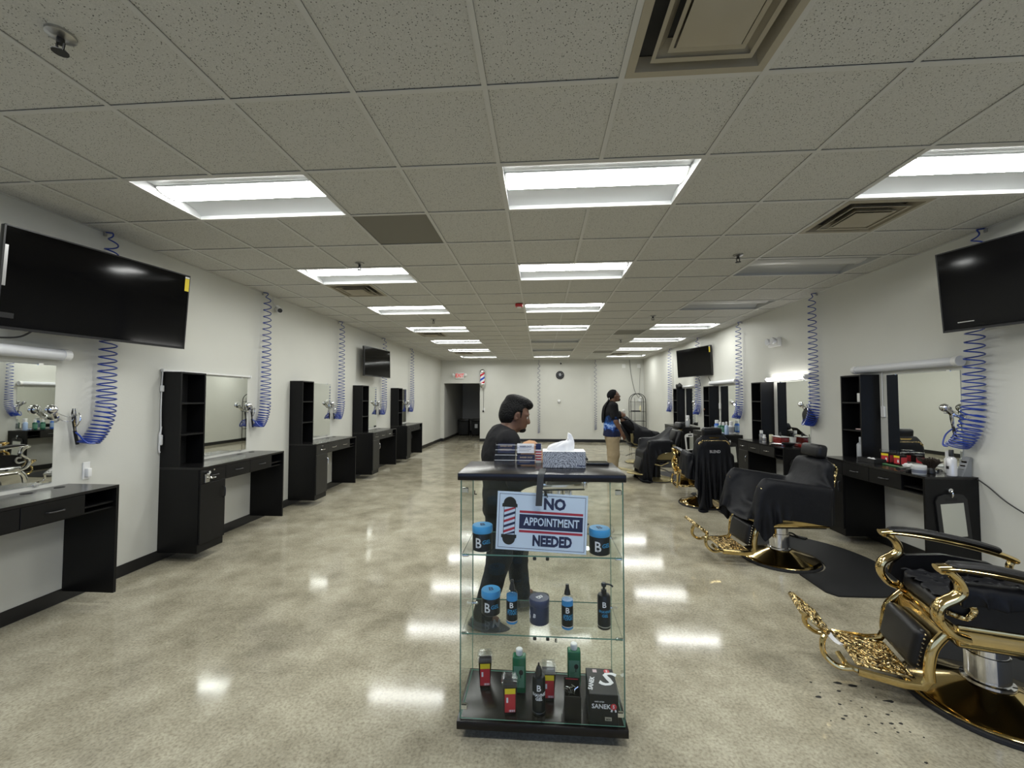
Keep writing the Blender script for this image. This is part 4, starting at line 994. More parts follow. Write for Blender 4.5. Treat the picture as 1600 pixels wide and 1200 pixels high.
def cloth_obj(name, P, m_, parent=None, loc=None, rz=0, th=.004, setb=0.0):
    n, k = P.shape[:2]
    me = bpy.data.meshes.new(name)
    f = [(i*k+j, (i+1)*k+j, (i+1)*k+j+1, i*k+j+1) for i in range(n-1) for j in range(k-1)]
    me.from_pydata([tuple(p) for p in P.reshape(-1, 3)], [], f); me.materials.append(m_)
    o = bpy.data.objects.new(name, me); COL.objects.link(o)
    mo = o.modifiers.new('thick', 'SOLIDIFY'); mo.thickness = th; mo.offset = 0
    mo = o.modifiers.new('smooth', 'SUBSURF'); mo.levels = 1; mo.render_levels = 1
    dg = bpy.context.evaluated_depsgraph_get(); me2 = bpy.data.meshes.new_from_object(o.evaluated_get(dg)); o.modifiers.clear(); o.data = me2
    bpy.data.meshes.remove(me); me2.name = name
    me2.polygons.foreach_set('use_smooth', [True]*len(me2.polygons))
    if parent: o.parent = parent
    if loc is not None: o.location = loc
    o.rotation_euler = (0, 0, rz)
    if setb: o.location -= Vector((math.cos(rz)*setb, math.sin(rz)*setb, 0))
    return o
def sheet(x0, x1, y0, y1, z0, z1, n, m_):
    u = np.linspace(0, 1, n)[:, None]; v = np.linspace(0, 1, m_)[None, :]
    return np.stack([x0+(x1-x0)*u+0*v, y0+(y1-y0)*v+0*u, z0+(z1-z0)*u+0*v], -1)
def Ry(deg):
    a = math.radians(deg); return np.array([[math.cos(a), 0, math.sin(a)], [0, 1, 0], [-math.sin(a), 0, math.cos(a)]])

# ================================================================== BARBER CHAIRS (local: front = +X)
def chair_a(label, loc, rz, metal, cast, back=14, lift=0.0, group='ornate barber chairs', head=True, setb=.03, plate=None):
    t = thing('barber_chair', label, 'barber chair', loc, rz, group)
    z = lift
    MB().lathe([(.338, 0), (.345, .006), (.343, .020), (.330, .026)], 48).build('rubber_ring', M['rubber'], t)
    MB().lathe([(.330, .0262), (.334, .030), (.328, .036), (.30, .044), (.22, .070), (.14, .098), (.105, .112), (.09, .115)], 48).build('base_disc', metal, t)
    MB().lathe([(.100, .1152), (.100, .128), (.085, .132), (.085, .26), (.078, .262), (.078, .372+z)], 32).build('column', M['chrome'], t)
    MB().tube(bez([(-.05, -.06, .25), (-.12, -.13, .235), (-.24, -.20, .165), (-.33, -.26, .14)], 5), .008, 8).tube(bez([(-.05, .0, .25), (-.16, -.06, .235), (-.28, -.14, .165), (-.36, -.19, .14)], 5), .008, 8).build('pump_lever', M['black'], t)
    MB().rbox((-.03, -.06, -.008), (.03, .06, .008), .006, 2, T(-.345, -.225, .14) @ rotm('Z', 37)).build('pump_pedal', M['rubber'], t)
    # seat frame
    MB().rbox((-.25, -.255, .372+z), (.29, .255, .392+z), .004, 2).build('seat_plate', M['black'], t)
    for s_ in (-1, 1):
        q = MB(); q.rbox((-.26, s_*.262-.022, .388+z), (.30, s_*.262+.022, .490+z), .008, 2); q.build('side_rail', metal, t)
        q = MB().tube([(-.255, s_*.286, .402+z), (.295, s_*.286, .402+z)], .005, 6); q.build('rail_trim', metal, t)
        q = MB().tube([(-.255, s_*.286, .470+z), (.295, s_*.286, .470+z)], .005, 6); q.build('rail_trim', metal, t)
    MB().rbox((.27, -.24, .392+z), (.30, .24, .462+z), .008, 2).build('front_rail', metal, t)
    MB().rbox((-.26, -.24, .392+z), (-.23, .24, .462+z), .008, 2).build('rear_rail', metal, t)
    MB().rbox((-.23, -.232, .455+z), (.30, .232, .545+z), .035, 4).build('seat_cushion', M['leather'], t)
    for s_ in (-1, 1):
        y = s_*.285
        # arm: scrolled front post, sloping top rail, rear post
        a = MB().tube(bez([(.27, y, .435+z), (.335, y, .455+z), (.375, y, .515+z), (.365, y, .575+z), (.31, y, .620+z), (.285, y, .655+z), (.295, y, .70+z), (.33, y, .738+z), (.355, y, .746+z)], 5), .034, 12, flat=(1.15, .62)).build('arm', metal, t)
        q = MB().tube(bez([(.372, y, .750+z), (.30, y, .760+z), (.15, y, .750+z), (-.02, y, .724+z), (-.16, y, .690+z), (-.23, y, .662+z)], 5), .028, 12, flat=(1.4, .62)).build('arm_rail', metal, a)
        MB().tube(bez([(.33, y, .773+z), (.20, y, .778+z), (.05, y, .759+z), (-.08, y, .735+z), (-.17, y, .710+z)], 5), .022, 10, rr=[.014]+[.027]*19+[.012], flat=(1.4, .62)).build('armrest_pad', M['leather'], a)
        MB().tube(bez([(-.225, y, .667+z), (-.205, y, .62+z), (-.235, y, .54+z), (-.24, y, .455+z)], 5), .022, 8, flat=(1, .6)).build('rear_post', metal, a)
        MB().tube(bez([(.335, y, .545+z), (.27, y, .53+z), (.24, y, .57+z), (.26, y, .605+z), (.295, y, .60+z)], 4), .013, 8).build('scroll', cast, a)
        # dark upholstered side between seat and arm
        MB().prism([(-.20, .47), (.29, .47), (.345, .52), (.33, .575), (.27, .64), (.10, .665), (-.10, .645), (-.19, .60)], -.016, .016, T(0, s_*.254, z) @ rotm('X', 90)).build('side_panel', M['leather'], t)
        # leg-rest carrier
        fa = MB().tube(bez([(.30, s_*.215, .43+z), (.365, s_*.225, .34+z), (.385, s_*.225, .24+z), (.385, s_*.225, .175+z)], 5), .024, 10, flat=(.8, 1.0)).tube([(.385, s_*.225, .185+z), (.41, s_*.225, .14+z), (.48, s_*.215, .128+z), (.66, s_*.19, .135+z)], .021, 8, flat=(.6, 1.1)).build('footrest_arm', metal, t)
        MB().tube(bez([(.66, s_*.19, .140+z), (.70, s_*.165, .145+z), (.715, s_*.12, .16+z), (.72, s_*.10, .17+z)], 4), .014, 8).build('arm_tip', metal, fa)
        MB().tube(bez([(.68, s_*.175, .140+z), (.745, s_*.175, .135+z), (.80, s_*.165, .18+z), (.805, s_*.155, .24+z), (.79, s_*.145, .275+z)], 5), .016, 10, flat=(1.1, .9)).build('kick_hinge', metal, t)
    # calf pad with studs
    pad = MB().rbox((-.04, -.172, -.105), (.04, .172, .105), .036, 5, T(.385, 0, .285+z) @ rotm('Y', -12)).build('calf_pad', M['leather'], t)
    fr2 = MB().rbox((-.006, -.20, -.125), (.010, .20, .125), .004, 1, T(.342, 0, .30+z) @ rotm('Y', -12)).build('calf_frame', metal, t)
    st = MB()
    for s_ in (-1, 1):
        for k in range(9):
            p = rotm('Y', -12) @ Vector((.008, s_*.174, -.09+k*.0225))
            st.ball((p.x+.385, p.y, p.z+.285+z), .006, 6, 4)
    st.build('nail_heads', M['chrome'], pad, kind='stuff')
    # foot plate: frame, raised ring and bars
    fp = MB().rbox((-.125, -.165, -.008), (.125, .165, .004), .004, 1, T(.535, 0, .150+z) @ rotm('Y', -4)).build('foot_plate', cast, t)
    def relief(mt, hx, hy):
        q = MB()
        ring = lambda r, k=28: [mt @ Vector((r*hx*math.cos(a), r*hy*math.sin(a), .006)) for a in np.linspace(0, 2*PI, k, endpoint=False)]
        q.tube(ring(.55), .005, 6, closed=True); q.tube(ring(.36), .0035, 6, closed=True)
        q.tube([mt @ Vector(p) for p in ((-hx*.92, -hy*.92, .006), (hx*.92, -hy*.92, .006), (hx*.92, hy*.92, .006), (-hx*.92, hy*.92, .006))], .006, 6, closed=True)
        for k in range(26):
            a = random.uniform(0, 2*PI); rr_ = random.uniform(.66, .95)
            x, y = hx*.86*math.copysign(min(1, abs(rr_*math.cos(a)*1.35)), math.cos(a)), hy*.86*math.copysign(min(1, abs(rr_*math.sin(a)*1.35)), math.sin(a))
            b_ = random.uniform(0, 2*PI); l_ = random.uniform(.014, .032)
            q.tube([mt @ Vector((x, y, .006)), mt @ Vector((x+l_*math.cos(b_)*.6, y+l_*math.sin(b_)*.6, .010)), mt @ Vector((max(-hx*.93, min(hx*.93, x+l_*math.cos(b_+.7))), max(-hy*.93, min(hy*.93, y+l_*math.sin(b_+.7))), .006))], .0035, 5)
        for k in range(5):
            a = k*2*PI/5; q.tube([mt @ Vector((.1*hx*math.cos(a), .1*hy*math.sin(a), .006)), mt @ Vector((.3*hx*math.cos(a+.5), .3*hy*math.sin(a+.5), .006))], .0035, 5)
        return q
    relief(T(.535, 0, .150+z) @ rotm('Y', -4), .12, .16).build('relief_pattern', cast, fp, kind='stuff')
    kp = MB().rbox((-.085, -.125, -.018), (.085, .125, .006), .006, 2, T(.825, 0, .325+z) @ rotm('Y', -38)).build('kick_plate', cast, t)
    relief(T(.825, 0, .325+z) @ rotm('Y', -38) @ T(0, 0, .001), .078, .118).build('relief_pattern', cast, kp, kind='stuff')
    MB().cyl((.60, 0, .14+z), (.60, 0, .10+z), .018, seg=12).build('rubber_stop', M['rubber'], fp)
    # backrest
    Bm = T(-.235, 0, .50+z) @ rotm('Y', -back)
    MB().rbox((-.06, -.225, .0), (.045, .225, .48), .045, 4, Bm).build('back_cushion', M['leather'], t)
    bf = MB().rbox((-.078, -.20, .02), (-.058, .20, .45), .008, 2, Bm).build('back_frame', plate or metal, t)
    MB().tube([Bm @ Vector((-.064, -.205, .03)), Bm @ Vector((-.064, -.205, .44)), Bm @ Vector((-.064, -.16, .47)), Bm @ Vector((-.064, .16, .47)), Bm @ Vector((-.064, .205, .44)), Bm @ Vector((-.064, .205, .03))], .011, 8).build('back_rim', cast, bf)
    if head:
        hb = MB().prism([(-.075, .52), (.075, .52), (.03, .46), (.03, .40), (-.03, .40), (-.03, .46)], -.008, .008, Bm @ T(-.052, 0, 0) @ rotm('Z', 90) @ rotm('X', 90)).build('headrest_bracket', metal, t)
        MB().rbox((-.05, -.135, .505), (.05, .135, .635), .035, 4, Bm @ rotm('Y', 3)).build('headrest', M['leather'], t)
    for c in t.children:
        if c.name.split('.')[0] not in ('rubber_ring', 'base_disc', 'column', 'pump_lever', 'pump_pedal'): c.location.x -= setb                 # the seat sits a little behind the column
    return t
CH = {}
CH[1] = chair_a('gold ornate barber chair with open armrests nearest the camera', (2.30, 2.33, 0), math.radians(163), M['gold'], M['gold_cast'], setb=.055)
CH[2] = chair_a('gold barber chair under a wide black cape, second along the busy side', (2.33, 4.23, 0), math.radians(182), M['gold'], M['gold_cast'], back=12)
CH[3] = chair_a('gold barber chair seen from behind with lettered cape over its back', (2.41, 6.32, 0), math.radians(93), M['gold'], M['gold_cast'], back=10, lift=.03, setb=.0)
CH[6] = chair_a('reclined chrome barber chair seen through the display case glass', (.215, 5.05, 0), math.radians(98), M['chrome'], M['steel'], back=58, lift=.14, head=False, plate=M['leather'])

def chair_b(label, loc, rz, back, colm, lift=0.0, trim=None):
    tr = trim or M['gold_matte']; z = lift
    t = thing('barber_chair', label, 'barber chair', loc, rz, 'plain barber chairs at the far stations')
    MB().lathe([(.335, 0), (.34, .006), (.335, .016)], 40).build('rubber_ring', M['rubber'], t)
    MB().lathe([(.332, .0162), (.32, .026), (.20, .045), (.10, .058), (.09, .06)], 40).build('base_disc', tr, t)
    MB().lathe([(.095, .0602), (.085, .065), (.085, .38+z)], 28).build('column', colm, t)
    MB().tube(bez([(-.05, .05, .22), (-.14, .12, .20), (-.26, .22, .13)], 5), .008, 8).build('pump_lever', M['black'], t)
    MB().rbox((-.26, -.25, .38+z), (.28, .25, .43+z), .01, 2).build('seat_plate', M['black'], t)
    MB().rbox((-.25, -.24, .43+z), (.29, .24, .54+z), .04, 4).build('seat_cushion', M['leather'], t)
    for s_ in (-1, 1):
        a = MB().prism([(-.28, .70), (-.22, .70), (-.20, .60), (-.12, .545), (.10, .535), (.24, .52), (.24, .47), (.02, .42), (-.18, .42), (-.27, .50)], -.014, .014, T(0, s_*.275, z) @ rotm('X', 90)).build('side_panel', tr, t)
        MB().rbox((-.24, s_*.275-.045, .70+z), (.24, s_*.275+.045, .775+z), .025, 3).build('armrest', M['leather'], t)
        MB().tube(bez([(.24, s_*.22, .40+z), (.29, s_*.22, .34+z), (.31, s_*.22, .18+z), (.33, s_*.22, .13+z), (.62, s_*.20, .17+z)], 5), .014, 8).build('footrest_arm', tr, t)
        MB().tube([(.20, s_*.24, .35+z), (-.02, s_*.24, .30+z), (-.16, s_*.24, .36+z)], .012, 8).build('brace', tr, t)
    MB().prism([(.38, -.20), (.56, -.20), (.72, -.13), (.72, .13), (.56, .20), (.38, .20)], -.007, .007, T(0, 0, .17+z) @ T(.5, 0, 0) @ rotm('Y', -12) @ T(-.5, 0, 0)).build('foot_plate', tr, t)
    MB().rbox((-.025, -.20, -.12), (.025, .20, .12), .02, 3, T(.335, 0, .32+z) @ rotm('Y', -15)).build('calf_pad', M['leather'], t)
    Bm = T(-.24, 0, .50+z) @ rotm('Y', -back)
    MB().rbox((-.06, -.23, .0), (.05, .23, .50), .045, 4, Bm).build('back_cushion', M['leather'], t)
    MB().prism([(-.07, .54), (.07, .54), (.035, .48), (.035, .44), (-.035, .44), (-.035, .48)], -.008, .008, Bm @ T(-.055, 0, 0) @ rotm('Z', 90) @ rotm('X', 90)).build('headrest_bracket', tr, t)
    MB().rbox((-.05, -.14, .52), (.05, .14, .65), .035, 4, Bm).build('headrest', M['leather'], t)
    return t
CH[4] = chair_b('plain gold-sided barber chair with black column and draped cape', (2.24, 8.20, 0), math.radians(184), 22, M['black'])
CH[5] = chair_b('plain barber chair with steel column under the reclining client', (2.42, 10.35, 0), math.radians(4), 34, M['steel'], .03)

# ---- capes
def arms_cols(lift=0, b=False):
    """arm and side panel as one upright slab under the cloth"""
    if b: return [('box', (0, s_*.275, .60+lift), (.24, .05, .175), np.eye(3)) for s_ in (-1, 1)]
    return [('box', (.075, s_*.285, .628+lift), (.315, .045, .165), Ry(-9.0)) for s_ in (-1, 1)]
def back_col(back, lift=0, h=.48, hw=.225):
    Rm = Ry(-back); c = np.array([-.235, 0, .50+lift])+Rm @ np.array([-.01, 0, h/2])
    return ('box', c, (.066, hw, h/2), Rm)
def cape_pins(P, rows, cols): return [(i, j) for i in rows for j in cols]
# second chair: cape over back, arms and seat, spilling off the front
n, m_ = 48, 60
P = sheet(-.375, .58, -.60, .60, 1.01, 1.00, n, m_)
P = drape(P, [(0, j) for j in range(24, 36)], arms_cols()+[back_col(12), ('box', (.03, 0, .47), (.28, .26, .08), np.eye(3)), ('cap', (.385, -.2, .38), (.385, .2, .38), .06)], steps=190, iters=10, seed=3, fric=.12)
o = cloth_obj('barber_cape', P, M['cape'], None, (2.33, 4.23, 0), math.radians(182), setb=.03); tag(o, 'wide black cape draped over arms and back of the second gold chair', 'cape', 'black barber capes')
# third chair: cape hung over the back, seen from behind
P = sheet(-.93, .20, -.56, .56, 1.075, 1.075, 56, 56)
P = drape(P, [(28, j) for j in range(20, 36)], arms_cols(.03)+[back_col(10, .03), ('box', (.03, 0, .47), (.28, .28, .11), np.eye(3))], steps=190, iters=9, seed=5, fric=.12)
o = cloth_obj('barber_cape', P, M['cape'], None, (2.41, 6.32, 0), math.radians(93), setb=.0); tag(o, 'black cape with white lettering hanging down the back of third gold chair', 'cape', 'black barber capes')
mb = MB(); text_add(mb, 'BLEND', .055, Matrix.Identity(4), bold=.0015, sx=.9)
CAPE3 = P
# find the cloth surface behind the chair to lay the lettering on
zz = .83; rows = P[:, :, 2]; bx = []
vv = []
for p in mb.v:
    yy = -p[0]; z_ = zz+p[1]
    d = (P[..., 1]-yy)**2+(P[..., 2]-z_)**2; d = d+np.where(P[..., 0] > -.20, 9, 0)
    i, j = np.unravel_index(d.argmin(), d.shape); vv.append((P[i, j, 0]-.008, yy, z_))
xm = min(q[0] for q in vv); vv = [(xm-.002, q[1], q[2]) for q in vv]
q = MB(); q.add(vv, mb.f); q.build('lettering', M['print_white'], o)
# fourth chair
P = sheet(-.30, .66, -.52, .52, 1.02, .96, 46, 50)
P = drape(P, [(0, j) for j in range(19, 31)], arms_cols(0, True)+[back_col(22), ('box', (.03, 0, .47), (.28, .26, .09), np.eye(3))], steps=170, iters=9, seed=8, fric=.12)
o = cloth_obj('barber_cape', P, M['cape'], None, (2.24, 8.20, 0), math.radians(184)); tag(o, 'black cape over the plain gold-sided barber chair', 'cape', 'black barber capes')
# first chair: crumpled black cloth lying on the seat
P = sheet(-.24, .27, -.22, .345, .80, .78, 40, 46)
P[..., 2] += .05*np.sin(np.arange(40)[:, None]*.7)*np.cos(np.arange(46)[None, :]*.5)
P = drape(P, [], [('box', (.035, 0, .50), (.265, .24, .055), np.eye(3)), ('box', (.07, .262, .56), (.29, .032, .115), np.eye(3)), ('box', (.07, -.262, .56), (.29, .032, .10), np.eye(3)), ('box', (.02, .262, .43), (.30, .035, .04), np.eye(3))], steps=110, iters=6, seed=11, fric=.1)
o = cloth_obj('crumpled_cape', P, M['cape'], None, (2.30, 2.33, 0), math.radians(163), setb=.055); tag(o, 'crumpled black cape lying on the seat of nearest gold chair', 'cape', 'black barber capes')
# plastic wrap tag on the footrest of the nearest chair
t = MB().tube(bez([(.65, -.08, .185), (.645, -.06, .175), (.63, -.03, .165), (.615, .0, .168)], 5), .014, 6, flat=(1, .35)).build('plastic_tie', mat('plastic_film', (.7, .7, .7), .15), CH[1])

# ---- floor mats: D shapes with a round bite for the chair base
def floor_mat(label, x0, yc, bite=(0, 0)):
    pts = []; h = .745; dpt = .90
    pts.append((0, -h+.07)); pts.append((.05, -h))
    pts.append((.30, -h))
    for a in np.linspace(-PI/2, PI/2, 30): pts.append((.30+(dpt-.30)*math.cos(a)**.9 if math.cos(a) > 0 else .30, h*math.sin(a)))
    pts += [(.05, h), (0, h-.07)]
    # bite
    r = .36; cx, cy = bite
    if abs(cx) < r:
        a0 = math.acos(max(-1, min(1, -cx/r)))
        pts += [(max(0, cx+r*math.cos(a)), cy+r*math.sin(a)) for a in np.linspace(a0, -a0, 18)]
    t = MB().prism(pts, .0005, .012).build('floor_mat', M['mat'], None, (x0, yc, 0)); tag(t, label, 'floor mat', 'black anti-fatigue mats')
floor_mat('black cushioned mat beside the nearest gold chair', 2.30, 2.20, (.0, .13))
floor_mat('black cushioned mat beside second chair, its whole curved edge in view', 2.30, 4.21, (.03, .02))
floor_mat('black cushioned mat beside the chair seen from behind', 2.47, 6.31, (-.06, .01))
floor_mat('black cushioned mat beside the gold-sided plain chair', 2.48, 8.30, (-.24, -.1))
floor_mat('black cushioned mat beside the client chair', 2.55, 10.35, (-.13, 0))
# hair clippings on the floor
mb = MB()
for k in range(60):
    if k < 34: x, y = random.gauss(1.62, .10), random.gauss(2.18, .16)
    else: x, y = random.gauss(1.75, .14), random.gauss(1.62, .18)
    if (x-2.30)**2+(y-2.33)**2 < .37**2: continue
    s_ = random.uniform(.004, .013) if k % 9 else .022; a = random.uniform(0, PI)
    pts = [(x+s_*random.uniform(.5, 1)*math.cos(a+q)*(1.6 if q in (0,) else 1), y+s_*.6*random.uniform(.5, 1)*math.sin(a+q)) for q in np.linspace(0, 2*PI, 7)[:-1]]
    mb.prism(pts, .0003, .002)
tag(mb.build('hair_clippings', M['matte_black'], None, kind='stuff'), 'small dark hair clippings scattered on the floor by nearest chair', 'hair clippings')
# ================================================================== PEOPLE: one smooth skin from blended round limbs, clothes as children
class SDF:
    def __init__(s, lo, hi, h):
        s.h = h; s.lo = np.array(lo, float); n = np.ceil((np.array(hi)-s.lo)/h).astype(int)+1
        s.ax = [s.lo[k]+h*np.arange(n[k]) for k in range(3)]; s.f = np.full(n, .25, np.float32)
    def block(s, lo, hi):
        sl = [];
        for k in range(3):
            a = max(0, int((lo[k]-s.lo[k])/s.h)); b = min(len(s.ax[k]), int((hi[k]-s.lo[k])/s.h)+2); sl.append(slice(a, max(a+1, b)))
        X = np.meshgrid(*[s.ax[k][sl[k]] for k in range(3)], indexing='ij'); return tuple(sl), X
    def put(s, d, sl, k, op='u'):
        g = s.f[sl]
        if op == 'u':
            hh = np.clip(.5+.5*(g-d)/k, 0, 1) if k > 0 else None
            s.f[sl] = (g*(1-hh)+d*hh-k*hh*(1-hh)) if k > 0 else np.minimum(g, d)
        else:
            d = -d; hh = np.clip(.5-.5*(g-d)/max(k, 1e-5), 0, 1); s.f[sl] = g*(1-hh)+d*hh+k*hh*(1-hh)
        return s
    def cap(s, a, b, ra, rb, k=.02, op='u', sq=None):
        a = np.array(a, float); b = np.array(b, float); R = max(ra, rb)+k+.03
        sl, X = s.block(np.minimum(a, b)-R, np.maximum(a, b)+R); ab = b-a; L2_ = max(ab @ ab, 1e-9)
        P = [X[i]-a[i] for i in range(3)]
        t = np.clip((P[0]*ab[0]+P[1]*ab[1]+P[2]*ab[2])/L2_, 0, 1)
        q = [P[i]-t*ab[i] for i in range(3)]
        if sq is not None: q = [q[i]/sq[i] for i in range(3)]
        d = np.sqrt(q[0]**2+q[1]**2+q[2]**2)-(ra+(rb-ra)*t)
        return s.put(d.astype(np.float32), sl, k, op)
    def ell(s, c, r, k=.02, Rm=None, op='u', plane=None):
        c = np.array(c, float); r = np.array(r, float); R = r.max()+k+.03
        sl, X = s.block(c-R, c+R); P = np.stack([X[i]-c[i] for i in range(3)], -1)
        if Rm is not None: P = P @ Rm
        q = P/r; n0 = np.linalg.norm(q, axis=-1); n1 = np.linalg.norm(q/r, axis=-1)+1e-9
        d = n0*(n0-1)/n1
        if plane is not None:
            for (nx, ny, nz, w_) in plane: d = np.maximum(d, P[..., 0]*nx+P[..., 1]*ny+P[..., 2]*nz-w_)
        return s.put(d.astype(np.float32), sl, k, op)
    def chain(s, pts, rs, k=.012, sq=None):
        for i in range(len(pts)-1): s.cap(pts[i], pts[i+1], rs[i], rs[i+1], k, sq=sq)
        return s
    def mesh(s, name, m_):
        f = s.f; h = s.h; n = np.array(f.shape)
        ins = f < 0
        C = np.zeros(n-1, np.int8)
        for dx in (0, 1):
            for dy in (0, 1):
                for dz in (0, 1): C += ins[dx:n[0]-1+dx, dy:n[1]-1+dy, dz:n[2]-1+dz]
        act = (C > 0) & (C < 8); ids = np.argwhere(act); idx = np.full(n-1, -1, np.int64); idx[act] = np.arange(len(ids))
        acc = np.zeros((len(ids), 3)); cnt = np.zeros(len(ids))
        cor = [(a, b, c) for a in (0, 1) for b in (0, 1) for c in (0, 1)]
        for a in cor:
            for ax in range(3):
                if a[ax] == 1: continue
                b = list(a); b[ax] = 1
                fa = f[ids[:, 0]+a[0], ids[:, 1]+a[1], ids[:, 2]+a[2]]; fb = f[ids[:, 0]+b[0], ids[:, 1]+b[1], ids[:, 2]+b[2]]
                cr = (fa < 0) != (fb < 0); t = np.where(cr, fa/(fa-fb+1e-12), 0)
                p = np.tile(np.array(a, float), (len(ids), 1)); p[:, ax] += t
                acc[cr] += p[cr]; cnt[cr] += 1
        V = s.lo+(ids+acc/cnt[:, None])*h; F = []
        for ax in range(3):
            u, v = (ax+1) % 3, (ax+2) % 3
            sl0 = [slice(None)]*3; sl1 = [slice(None)]*3; sl0[ax] = slice(0, n[ax]-1); sl1[ax] = slice(1, n[ax])
            A = ins[tuple(sl0)]; Bq = ins[tuple(sl1)]; E = np.argwhere(A != Bq)
            ok = (E[:, u] > 0) & (E[:, v] > 0) & (E[:, u] < n[u]-1) & (E[:, v] < n[v]-1); E = E[ok]
            fl = A[E[:, 0], E[:, 1], E[:, 2]]
            def cell(du, dv):
                e = E.copy(); e[:, u] -= du; e[:, v] -= dv; return idx[e[:, 0], e[:, 1], e[:, 2]]
            Q = np.stack([cell(1, 1), cell(0, 1), cell(0, 0), cell(1, 0)], 1); Q[~fl] = Q[~fl][:, ::-1]; F.append(Q)
        F = np.concatenate(F); F = F[(F >= 0).all(1)]
        me = bpy.data.meshes.new(name); me.vertices.add(len(V)); me.vertices.foreach_set('co', V.ravel())
        me.loops.add(F.size); me.loops.foreach_set('vertex_index', F.ravel()); me.polygons.add(len(F))
        me.polygons.foreach_set('loop_start', np.arange(0, F.size, 4)); me.polygons.foreach_set('loop_total', np.full(len(F), 4))
        me.update(calc_edges=True); me.validate(); me.materials.append(m_); me.polygons.foreach_set('use_smooth', [True]*len(me.polygons))
        # one pass of smoothing takes out the stair steps
        bm = bmesh.new(); bm.from_mesh(me)
        for _ in range(2): bmesh.ops.smooth_vert(bm, verts=bm.verts, factor=.5, use_axis_x=True, use_axis_y=True, use_axis_z=True)
        bm.to_mesh(me); bm.free(); return me
from mathutils import noise as mn
def folds(me, amp=.005, sc=(9, 9, 5), off=0.0):
    me.calc_tangents if False else None
    n_ = [v.normal.copy() for v in me.vertices]
    for v, q in zip(me.vertices, n_):
        c = v.co; a = mn.noise(Vector((c.x*sc[0]+off, c.y*sc[1], c.z*sc[2]))); b = 1-abs(mn.noise(Vector((c.x*sc[0]*1.7+5+off, c.y*sc[1]*1.7, c.z*sc[2]*2.6))))*2
        v.co = c+q*amp*(a*1.1+b*.7-.4)
    me.update(); return me
def Rpy(pitch, yaw=0.0, roll=0.0):
    """head frame: columns forward, left, up; pitch > 0 looks up"""
    return np.array((Matrix.Rotation(yaw, 3, 'Z') @ Matrix.Rotation(-pitch, 3, 'Y') @ Matrix.Rotation(roll, 3, 'X')))
def add_head(s, c, Rm, sc=1.0, beard=False):
    c = np.array(c, float)
    W_ = lambda x, y, z: c+Rm @ (np.array([x, y, z])*sc)
    s.ell(W_(-.012, 0, .025), np.array([.097, .076, .090])*sc, .01, Rm)          # skull
    s.ell(W_(.030, 0, -.030), np.array([.066, .062, .080])*sc, .03, Rm)          # face
    s.ell(W_(.048, 0, -.083), np.array([.040, .046, .030])*sc, .03, Rm)          # jaw and chin
    s.ell(W_(.074, 0, -.096), np.array([.018, .020, .015])*sc, .015, Rm)
    for q in (-1, 1): s.ell(W_(.066, q*.030, .020), np.array([.022, .030, .012])*sc, .014, Rm)   # brow
    for q in (-1, 1): s.ell(W_(.088, q*.031, -.002), np.array([.014, .018, .011])*sc, .008, Rm, op='s')
    s.cap(W_(.088, 0, .008), W_(.108, 0, -.030), .007*sc, .012*sc, .008); s.ell(W_(.098, 0, -.037), np.array([.014, .017, .009])*sc, .006, Rm)   # nose
    s.ell(W_(.087, 0, -.060), np.array([.012, .024, .0065])*sc, .004, Rm); s.ell(W_(.084, 0, -.072), np.array([.013, .021, .0075])*sc, .004, Rm)  # lips
    for q in (-1, 1):
        Re = Rm @ np.array(Matrix.Rotation(q*.35, 3, 'Z')) @ np.array(Matrix.Rotation(.15, 3, 'Y'))
        s.ell(W_(-.006, q*.078, -.010), np.array([.021, .009, .033])*sc, .005, Re)
        s.ell(W_(.000, q*.087, -.010), np.array([.011, .006, .019])*sc, .003, Re, op='s')
        s.ell(W_(-.004, q*.078, -.036), np.array([.010, .008, .010])*sc, .004, Re)
def add_hand(s, wr, el, side, curl=.5, palm_n=None):
    """five fingers continuing the forearm direction; side=+1 left hand"""
    wr = np.array(wr, float); d = wr-np.array(el, float); d /= np.linalg.norm(d)
    pn = np.array(palm_n if palm_n is not None else (0, -side, 0), float); pn -= d*(pn @ d); pn /= np.linalg.norm(pn)
    x = np.cross(d, pn)*side                                   # thumb side
    s.cap(wr, wr+d*.03, .026, .028, .02)
    pc = wr+d*.055
    for q in (-.022, 0, .022): s.cap(wr+d*.02+x*q*.6, wr+d*.085+x*q, .015, .0125, .012)
    for i, (off, L_, r) in enumerate(((.030, .068, .0088), (.010, .078, .0092), (-.010, .072, .0088), (-.029, .055, .0078))):
        p = wr+d*.085+x*off; a = .25*curl; pts = [p]; dd = d.copy()
        for seg in (.45, .32, .23):
            ca, sa = math.cos(a), math.sin(a); dd = d*ca+pn*sa; pts.append(pts[-1]+dd*L_*seg); a += .75*curl
        s.chain(pts, [r, r*.97, r*.9, r*.78], .003)
    p = wr+d*.028+x*.026; t1 = d*.6+x*.75+pn*.25; t1 /= np.linalg.norm(t1); t2 = d*.9+x*.2+pn*.35; t2 /= np.linalg.norm(t2)
    s.chain([p, p+t1*.042, p+t1*.042+t2*.032, p+t1*.042+t2*.055], [.014, .0115, .0105, .008], .006)
SKIN1 = mat('skin_brown', (.130, .062, .036), .5); SKIN2 = mat('skin_dark', (.125, .060, .034), .5)
for q in (SKIN1, SKIN2):
    B(q).inputs['Subsurface Weight'].default_value = .05; B(q).inputs['Subsurface Radius'].default_value = (.02, .008, .004)
HAIR = mat('black_hair', (.0028, .0025, .0025), .55, spec=.2)
v = coords(HAIR, 'Object', (1, 1, 1)); n_ = noise(HAIR, v, 95, 3); bump(HAIR, n_.outputs['Fac'], .8, .012)
